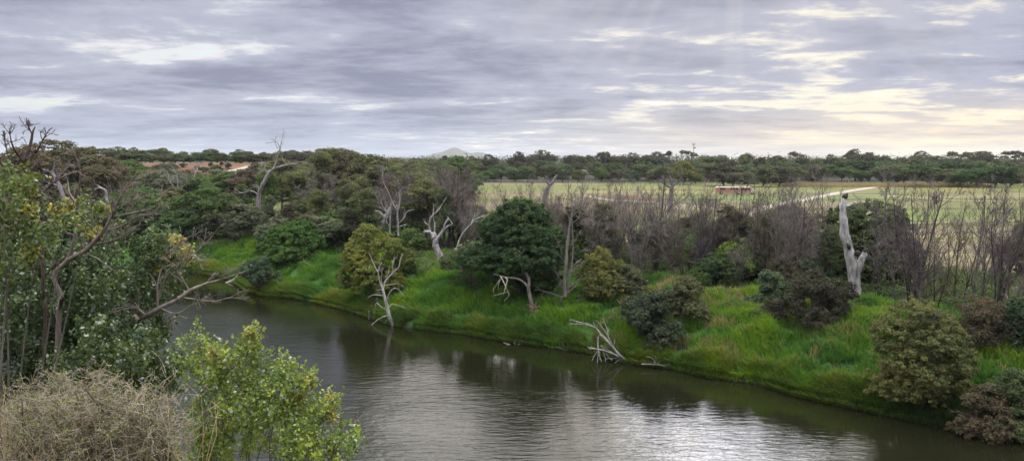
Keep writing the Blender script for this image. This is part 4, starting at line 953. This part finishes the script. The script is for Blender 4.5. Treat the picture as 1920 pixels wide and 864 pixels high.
for x in (-4.3, 1.0, 5.2):
    for sdd in (-1, 1):
        mb = MB(); tubes(mb, np.array([[(x, sdd * 1.0, .45), (x, sdd * 1.08, .45), (x, sdd * 1.22, .45)]]), np.array([[.05, .45, .45]]), 16, cap=True); wh = mb.build('wheel', RUB, bus)
        mb = MB(); tubes(mb, np.array([[(x, sdd * 1.22, .45), (x, sdd * 1.25, .45)]]), np.array([[.2, .2]]), 10, cap=True); mb.build('hub', CREAM, wh)

B = at_y(1300, 300, 440); zb = h1(B[0], 440); mast = empty('antenna_mast', (B[0], 440, zb), 'thin antenna mast rising above the umbrella gums on the skyline', 'mast')
MET = plain_mat('dull_metal', (.20, .19, .19), .5, .6); top = CAMZ + 30 / FPX * 440 - zb; mb = MB()
for k in range(3):
    a = k * 2.09; tubes(mb, np.array([[(.5 * cos(a), .5 * sin(a), 0), (.16 * cos(a), .16 * sin(a), top)]]), np.array([[.07, .06]]), 5)
zz = np.linspace(0, top, 22)
for k in range(21):
    a0, a1 = (k % 3) * 2.09, ((k + 1) % 3) * 2.09; q0, q1 = .5 - .34 * zz[k] / top, .5 - .34 * zz[k + 1] / top
    tubes(mb, np.array([[(q0 * cos(a0), q0 * sin(a0), zz[k]), (q1 * cos(a1), q1 * sin(a1), zz[k + 1])]]), np.array([[.035, .035]]), 4)
mb.build('lattice_pole', MET, mast)
sub('crossarm', MET, mast, [((0, 0, top - .5), (1.5, .2, .22))]); [sub('antenna_panel', MET, mast, [((x, 0, top - .1), (.28, .3, .9))]) for x in (-.65, .65)]; sub('dish_box', MET, mast, [((.75, 0, top - 2.3), (.9, .5, .7))]); mb = MB(); tubes(mb, np.array([[(0, 0, top - .5), (0, 0, top + 1.4)]]), np.array([[.04, .02]]), 4); mb.build('whip_aerial', MET, mast)

WOODP = plain_mat('fence_wood', (.30, .27, .25), .9); WHT = plain_mat('white_rail', (.38, .38, .36), .6)


def fence(name, pts, label, nrail, ph, mat, step=3.0, pr_=.06):
    W = np.array([ground(*p) for p in pts]); L = np.linalg.norm(np.diff(W[:, :2], axis=0), axis=1).sum(); n = int(L / step) + 1
    P = catmull(W, n); P[:, 2] = height(P[:, 0], P[:, 1]); root = empty(name, P[0], label, 'fence')
    for k in range(min(n, 90)):
        mb = MB(); tubes(mb, np.array([[P[k] - [0, 0, .2], P[k] + [0, 0, ph]]]), np.array([[pr_, pr_]]), 5, cap=True); mb.build('post', mat, root, P[0])
    for q in range(nrail):
        mb = MB(); tubes(mb, (P + [0, 0, ph * (.95 - .38 * q)])[None], np.full((1, n), pr_ * .6), 4); mb.build('rail', mat, root, P[0])


fence('rail_fence', [(890, 341.5), (960, 341), (1030, 341.5)], 'low white rail fence at the foot of the far wood', 2, 1.1, WHT, 4)
fence('wire_fence', [(1035, 352), (1110, 353), (1200, 354), (1330, 356)], 'thin post and wire fence crossing the paddock left of the bus', 2, 1.2, WOODP, 5, .05)
fence('wire_fence', [(1060, 376), (1130, 379), (1200, 383), (1250, 386)], 'nearer post and wire fence beside the red earth mound', 2, 1.1, WOODP, 3.4, .04)

# ------------------------------------------------------------------ near bank: dead limbs, white poplars, thorn bush
NT = (dict(n=12, tmin=.15, ang=(25, 60), lenf=(.25, .5), S=6, up=.18, wob=.22, rr=.42, rmin=.010), dict(n=6, tmin=.15, ang=(25, 60), lenf=(.3, .6), S=5, up=.15, wob=.25, rr=.5, rmin=.004))


def near_tree(base, Y, brs, label, bark, seed, tw=NT, depth=1.2, ntr=1):
    B = at_y(*base, Y); zb = h1(B[0], Y); rootp = (base[0], 300 + (CAMZ - zb) / Y * FPX * 1.02)
    brs = [([rootp] + brs[0][0], brs[0][1], brs[0][2])] + brs[1:]
    return shaped('dead_tree', rootp, brs, label, bark=bark, depth=depth, seed=seed, twigs=tw, K=10, Y=Y, ntr=ntr, kfac=1.1)


near_tree((95, 640), 17, [
    ([(110, 600), (116, 560), (100, 516), (126, 487), (141, 442), (144, 400), (148, 357), (150, 316), (133, 275)], .08, .012),
    ([(126, 487), (160, 470), (180, 448), (196, 431), (208, 408), (222, 376), (237, 350), (259, 320)], .07, .012), ([(208, 408), (255, 398), (289, 390), (303, 370)], .035, .008), ([(215, 392), (245, 378), (268, 369), (330, 358)], .03, .006), ([(190, 436), (237, 420), (259, 405), (300, 396)], .03, .006),
    ([(196, 431), (212, 400), (225, 385), (230, 345), (222, 300)], .03, .006), ([(167, 461), (215, 450), (240, 436), (265, 420)], .03, .008), ([(144, 400), (158, 388), (170, 372), (180, 345)], .03, .008), ([(144, 383), (130, 360), (128, 340)], .03, .008), ([(141, 442), (110, 430), (85, 408)], .03, .008)],
    'dark brown dead tree with rising forked limbs in the left foreground', (.19, .15, .135), 41)
near_tree((0, 560), 15, [
    ([(-10, 520), (0, 470), (8, 430), (15, 395), (22, 345), (44, 305), (56, 275), (61, 250), (66, 237)], .11, .010),
    ([(0, 440), (22, 412), (48, 383), (74, 368), (100, 342), (144, 320)], .07, .010), ([(44, 305), (30, 285), (22, 268), (17, 242)], .03, .007), ([(50, 300), (68, 285), (81, 261), (93, 242)], .03, .006), ([(60, 252), (55, 240), (53, 235)], .015, .006), ([(22, 331), (5, 310), (-5, 300)], .04, .01),
    ([(15, 290), (8, 260), (7, 250)], .02, .006), ([(30, 325), (55, 318), (75, 300)], .03, .006)],
    'reddish brown dead tree reaching above the skyline at the left edge', (.20, .15, .13), 42)
near_tree((70, 640), 16, [([(85, 600), (82, 560), (80, 500), (80, 442), (72, 400), (68, 350), (64, 300)], .05, .008), ([(80, 460), (60, 440), (50, 420)], .025, .006), ([(76, 420), (95, 400), (100, 380)], .025, .006), ([(80, 520), (100, 500), (112, 478)], .02, .006)],
          'thin dark upright dead stem in the left foreground', (.09, .065, .058), 43)
near_tree((225, 640), 20, [
    ([(240, 620), (262, 600), (300, 577), (332, 562), (355, 545), (385, 532), (420, 522), (462, 508)], .11, .012),
    ([(332, 556), (360, 560), (400, 565), (432, 558), (462, 562)], .03, .008), ([(300, 577), (330, 588), (360, 572), (380, 560)], .03, .008), ([(275, 592), (250, 575), (215, 580), (180, 598)], .05, .01), ([(355, 545), (340, 520), (330, 505), (350, 480), (368, 430)], .035, .008), ([(362, 478), (390, 452), (402, 438), (414, 422)], .03, .008), ([(345, 500), (362, 478), (376, 490), (390, 484)], .03, .008),
    ([(385, 532), (400, 516), (410, 512)], .02, .008), ([(410, 524), (430, 508), (455, 498)], .02, .006), ([(296, 580), (296, 530), (310, 490), (326, 470), (345, 440)], .03, .007)],
    'grey brown leaning dead limb reaching out over the water', (.27, .225, .205), 44, depth=1.0)


def poplar(name, base, Y, clusters, label, seed, col=(.050, .090, .024), yel=(), leaf=.05, dens=1.0, stems=True, white=.05, cat='poplar'):
    """clusters: (px, py, rx, ry) outlines of leafy masses at distance Y; every leaf hangs on a short rising shoot"""
    rng = RNG(seed); B = at_y(*base, Y); B[2] = h1(B[0], Y); root = empty(name, B, label, cat, 'white poplars on the near bank'); m_ = Y / FPX
    wd, lv, ye = MB(), MB(), MB(); P, R = [], []
    for (x, y, rx, ry, *opt) in list(clusters) + [(*c, 'y') for c in yel]:
        isy = 'y' in opt; c = at_y(x, y, Y + rng.uniform(-.6, .6)); ex = np.array([rx * m_, min(rx, ry) * m_ * .9 + (.03 if isy else .25), ry * m_]) * (.7 if isy else 1.08)
        n = int(ex[0] * ex[2] * (26 if isy else 95) * dens * (1.25 if leaf < .045 else 1)) + 6; u = sph(rng, n) * rng.uniform(.1, 1, (n, 1)) ** .4; s0 = c + u * ex - [0, 0, .12]
        d = nrm(np.stack([u[:, 0] * .5, u[:, 1] * .5, np.full(n, .9)], 1) + rng.normal(0, .22, (n, 3))); Ls = rng.uniform(.22, .5, n)[:, None] * (.45 if isy else 1)
        sh = np.stack([s0, s0 + d * Ls * .5 + rng.normal(0, .02, (n, 3)), s0 + d * Ls + rng.normal(0, .04, (n, 3))], 1)
        tubes(wd, sh, np.tile([[.006, .004, .002]], (n, 1)), 3)
        k = 24; i = np.repeat(np.arange(n), k); t = rng.uniform(0, 1, n * k)[:, None]; p = sh[i, 0] * (1 - t) + sh[i, 2] * t + rng.normal(0, .045 + .02 * (1 - t), (n * k, 3))
        nn = rng.normal(size=p.shape) * .75 + [0, -.25, .55]; tg = rng.normal(size=p.shape) * .6 + [0, 0, -.7]; nn = nrm(nn); tg = tg - (tg * nn).sum(1, keepdims=True) * nn
        tint = np.clip(.45 + rng.normal(0, .17, n)[i] + rng.normal(0, .12, n * k), 0, .94); tint = np.where(rng.uniform(size=n * k) < white, 1.0, tint)
        leaves(ye if isy else lv, rng, p, nn, leaf * rng.uniform(.55, 1.15, n * k), .72, np.minimum(tint, .94) if isy else tint, tg)
        mid = (B + c) / 2 + [rng.normal(0, .2), rng.normal(0, .2), -.3]
        if P and (isy or rng.uniform() < .55): mid = P[-1][5]; P.append(catmull([mid, (mid + c) / 2 + rng.normal(0, .12, 3), c], 9)); R.append(np.linspace(.012, .005, 9))
        else: P.append(catmull([B - [0, 0, .3], mid, c], 9)); R.append(np.linspace(.03, .006, 9))
    tubes(wd, np.array(P), np.array(R), 6)
    wd.build('trunk', BARK, root, B, color=(.12, .11, .095)); lv.build('foliage', POP, root, B, color=col)
    if ye.n: ye.build('yellow_foliage', POP, root, B, color=(.26, .245, .065))
    return root


poplar('white_poplar', (120, 760), 19, [(30, 570, 60, 60), (110, 560, 60, 55), (60, 630, 80, 60), (170, 620, 60, 60), (20, 690, 60, 50), (120, 690, 80, 50), (180, 540, 40, 40), (45, 500, 45, 50), (100, 480, 35, 35), (150, 500, 35, 35), (200, 490, 30, 35), (215, 640, 40, 40)],
       'dark leaved white poplar behind the dead limbs in the left foreground', 51, col=(.056, .090, .034), dens=1.5, leaf=.058, yel=[(190, 390, 16, 12), (175, 432, 12, 14), (130, 386, 14, 16), (105, 398, 10, 12)])
poplar('white_poplar', (280, 760), 21, [(255, 510, 34, 48), (290, 540, 40, 40), (300, 480, 26, 34), (240, 570, 40, 40), (270, 620, 45, 38), (330, 510, 26, 26), (270, 455, 20, 25), (225, 440, 14, 20), (320, 452, 16, 22)],
       'tall white poplar with a yellowing top over the leaning limb', 52, col=(.064, .100, .038), dens=1.2, leaf=.058, yel=[(335, 445, 14, 14), (318, 480, 16, 24), (348, 470, 14, 22), (300, 505, 10, 10)])
poplar('white_poplar', (-10, 700), 14, [(5, 360, 26, 40), (20, 420, 30, 40), (40, 350, 16, 22), (60, 405, 22, 24), (0, 480, 40, 40), (70, 445, 24, 24), (120, 430, 20, 20), (165, 400, 18, 20)],
       'sparse pale green poplar at the left edge among dead limbs', 53, col=(.085, .120, .030), dens=1.0, yel=[(45, 345, 12, 12), (55, 392, 12, 12), (60, 470, 12, 10)])
poplar('white_poplar', (190, 830), 17, [(175, 640, 28, 40), (160, 690, 50, 40), (240, 690, 45, 40), (210, 730, 60, 40), (270, 660, 30, 36), (285, 720, 40, 44), (310, 690, 22, 34)],
       'mid green poplar with flashes of white leaf above the thorn bush', 54, col=(.064, .100, .034), dens=1.4, leaf=.055, white=.06)
poplar('poplar_sapling', (410, 900), 15, [(366, 645, 9, 34), (420, 690, 10, 26), (486, 668, 8, 26), (372, 690, 22, 26), (400, 730, 34, 34), (450, 665, 16, 26), (468, 640, 10, 22), (440, 700, 34, 28), (410, 664, 9, 14), (470, 700, 18, 30), (400, 790, 50, 45), (460, 760, 48, 45), (440, 830, 60, 44), (380, 840, 40, 40), (500, 810, 42, 44)],
       'bushy bright green poplar sapling in the bottom foreground', 55, leaf=.042, col=(.165, .225, .036), dens=1.3, yel=[(471, 623, 6, 8), (400, 655, 4, 5), (462, 735, 10, 8)], cat='poplar sapling')
poplar('poplar_sapling', (540, 900), 14.5, [(500, 712, 20, 20), (532, 700, 16, 14), (545, 725, 28, 12), (520, 745, 36, 24), (572, 718, 14, 9), (500, 770, 34, 26), (550, 760, 16, 10), (480, 740, 20, 20), (530, 700, 10, 14)],
       'green poplar sapling with orange tipped shoots leaning over the river', 56, leaf=.042, col=(.150, .210, .036), dens=1.3, yel=[(531, 690, 6, 9), (582, 709, 5, 4), (560, 738, 5, 4)], cat='poplar sapling')
poplar('poplar_sapling', (620, 900), 14, [(595, 770, 16, 16), (612, 758, 9, 15), (575, 785, 24, 14), (550, 800, 22, 12), (600, 820, 30, 26), (570, 845, 34, 30), (640, 840, 24, 24), (660, 830, 9, 16), (610, 850, 50, 20), (540, 850, 26, 22)],
       'rightmost small poplar sapling at the bottom edge by open water', 57, leaf=.042, col=(.155, .215, .038), dens=1.2, yel=[(622, 745, 5, 6), (618, 772, 4, 4)], cat='poplar sapling')

rng = RNG(66); Yt = 11.0; Bt = at_y(190, 950, Yt); Bt[2] = h1(Bt[0], Yt); tb = empty('thorn_bush', Bt, 'leafless tan thorn bush of tangled twigs in the bottom left corner', 'thorn bush')
mb, fz = MB(), MB(); n = 60; ang_ = rng.uniform(-1.5, 1.5, n)
P = []; hubs = [at_y(x, 880, Yt + dy) for x, dy in ((60, .2), (150, -.5), (240, .4), (320, -.1))]
for q in hubs: tubes(mb, catmull([Bt - [0, 0, .2], (Bt + q) / 2 + rng.normal(0, .1, 3), q], 8)[None], np.linspace(.05, .022, 8)[None], 6)
for k in range(n):
    hb = hubs[k % 4]; x = 20 + 350 * rng.uniform(0, 1); y = 800 - 80 * (1 - ((x - 130) / 260) ** 2) * rng.uniform(.0, 1.2) + rng.normal(0, 26) + 10; tgt = at_y(x, y, Yt + rng.uniform(-1.2, 1.0))
    P.append(catmull([hb, hb * .6 + tgt * .4 + [rng.normal(0, .25), rng.normal(0, .2), rng.uniform(0, .25)], tgt], 8))
P = np.array(P); R = np.tile(np.linspace(.022, .006, 8), (n, 1)); tubes(mb, P, R, 5)
a, b = kids(rng, P, R, 11, .2, 1, (30, 90), (.35, .7), 6, .0, .45, .55, .005); tubes(mb, a, b, 4)
c, d = kids(rng, a, b, 6, .1, 1, (30, 90), (.3, .8), 5, .0, .5, .6, .0038); tubes(fz, c, d, 3, rng.uniform(.2, .9, len(c)))
e, f_ = kids(rng, c, d, 1, .1, 1, (40, 90), (.4, .8), 4, .02, .4, .7, .0028); tubes(fz, e, f_, 3, rng.uniform(.2, .9, len(e)))
mb.build('stems', TWIG, tb, Bt, color=(.20, .155, .12)); fz.build('twigs', TWIG, tb, Bt, color=(.38, .325, .26))
g_ = MB(); n = 110; x = rng.uniform(0, 400, n); B0 = np.array([at_y(q, 870, Yt + rng.uniform(-1, 1.2)) for q in x]); ln = np.stack([rng.normal(0, .32, n), rng.normal(0, .2, n), rng.uniform(.6, 1.25, n)], 1)
tubes(g_, np.stack([B0, B0 + ln * .5 + rng.normal(0, .04, (n, 3)), B0 + ln * .85 + rng.normal(0, .05, (n, 3)), B0 + ln + rng.normal(0, .08, (n, 3))], 1), np.tile([[.006, .005, .004, .002]], (n, 1)), 3, rng.uniform(.3, .9, n))
g_.build('dry_stalks', GRASS, tb, Bt, color=(.36, .31, .19))
mb = MB(); i = rng.integers(0, len(c), 13000); p = c[i, rng.integers(1, 5, 13000)] + rng.normal(0, .03, (13000, 3)); leaves(mb, rng, p, rng.normal(size=p.shape) + [0, 0, .5], .017 * rng.uniform(.6, 1.5, 13000), .6, rng.uniform(0, .9, 13000))
mb.build('small_leaves', LEAF, tb, Bt, color=(.12, .145, .045))
shaped('dead_weed', (672, 800), [([(664, 830), (668, 800), (674, 775), (677, 752)], .006, .003), ([(670, 795), (666, 778), (668, 765)], .004, .002), ([(673, 780), (680, 770), (682, 758)], .004, .002)], 'dry reddish seed stalk standing against the open water', cat='weed', bark=(.16, .09, .08), depth=.05, seed=67, Y=14, twigs=(dict(n=14, tmin=.2, ang=(20, 60), lenf=(.15, .3), S=3, up=.1, wob=.2, rr=1., rmin=.006),))

# ------------------------------------------------------------------ labels of the repeated trees
MARKS = {'thicket': [(862, 'pale curving dead limb'), (985, 'dark domed wattle'), (1066, 'tall grey bare tree'), (1126, 'olive yellow bush'), (1258, 'forked paddock trunk'), (1378, 'pink bus'), (1440, 'dirt track'), (1505, 'purplish bush')],
         None: [(345, 'bleached dead pair'), (485, 'tall leaning dead gum'), (620, 'highest left crown'), (690, 'yellow green wattle'), (828, 'twisted white gum'), (905, 'distant hills'), (985, 'dark domed wattle'), (1066, 'tall grey bare tree'), (1130, 'red earth mound'),
                (1226, 'dark sapling'), (1300, 'antenna mast'), (1378, 'pink bus'), (1500, 'track bend'), (1595, 'limbless grey trunk'), (1672, 'track end'), (1760, 'yellow grey wattle'), (1850, 'rusty corner bush')]}
ORD = ['first', 'second', 'third', 'fourth', 'fifth', 'sixth', 'seventh', 'eighth', 'ninth', 'tenth', 'eleventh', 'twelfth', 'thirteenth', 'fourteenth', 'fifteenth', 'sixteenth', 'seventeenth', 'eighteenth', 'nineteenth', 'twentieth']
rows = {}
for row, px, o, look in POPU: rows.setdefault(row, []).append((px, o, look))
for row, L in rows.items():
    L.sort(key=lambda a: a[0]); cnt = {}
    for px, o, look in L:
        mk = [m_ for m_ in MARKS.get(row, MARKS[None]) if m_[0] <= px]; mk = mk[-1][1] if mk else None
        cnt[mk] = cnt.get(mk, 0) + 1; od = ORD[cnt[mk] - 1] if cnt[mk] <= 20 else 'last'
        short = {'front row of the far wood': 'far wood front', 'second row of the far wood': 'far wood second row', 'back row of the far wood': 'far wood back row', 'row along the top of the earth bank': 'earth bank top', 'thicket undergrowth': 'thicket floor',
                 'back row of the left wood': 'left wood back row', 'middle row of the left wood': 'left wood middle row', 'third row of the left wood': 'left wood third row', 'front of the left wood': 'left wood front'}.get(row, row)
        lab = f'{look}, {od} {short} tree right of {mk}'.replace('sheoaks tree', 'sheoak').replace('tall thicket stems tree', 'tall thicket stem').replace('bushes tree', 'bush') if mk else f'{look}, {od} {short} tree from photo left'
        lab = lab.replace('thicket floor tree', 'thicket floor bush')
        o['label'] = lab; o['category'] = 'bush' if 'bush' in look else 'bare tree' if 'bare' in look else 'tree'; o['group'] = f'trees of the {row}' if 'skyline' not in row else f'crowns along the {row}'
for L in PR.values():
    for o in L:
        if o.get('_new'):
            for c in list(o.children): bpy.data.objects.remove(c)
            bpy.data.objects.remove(o)

# ------------------------------------------------------------------ the air
m = new_mat('air'); HZ_ = N('ShaderNodeVolumePrincipled', ins={'Color': (.86, .90, .97, 1), 'Density': .000065, 'Anisotropy': .2})
o_ = N('ShaderNodeOutputMaterial'); nt.links.new(HZ_.outputs[0], o_.inputs['Volume'])
mb = MB(); box(mb, (0, 3800, 60), (15000, 9200, 126)); hz = mb.build('haze', m, smooth=False); tag(hz, 'thin pale air softening the distant wood and hills', kind='stuff')
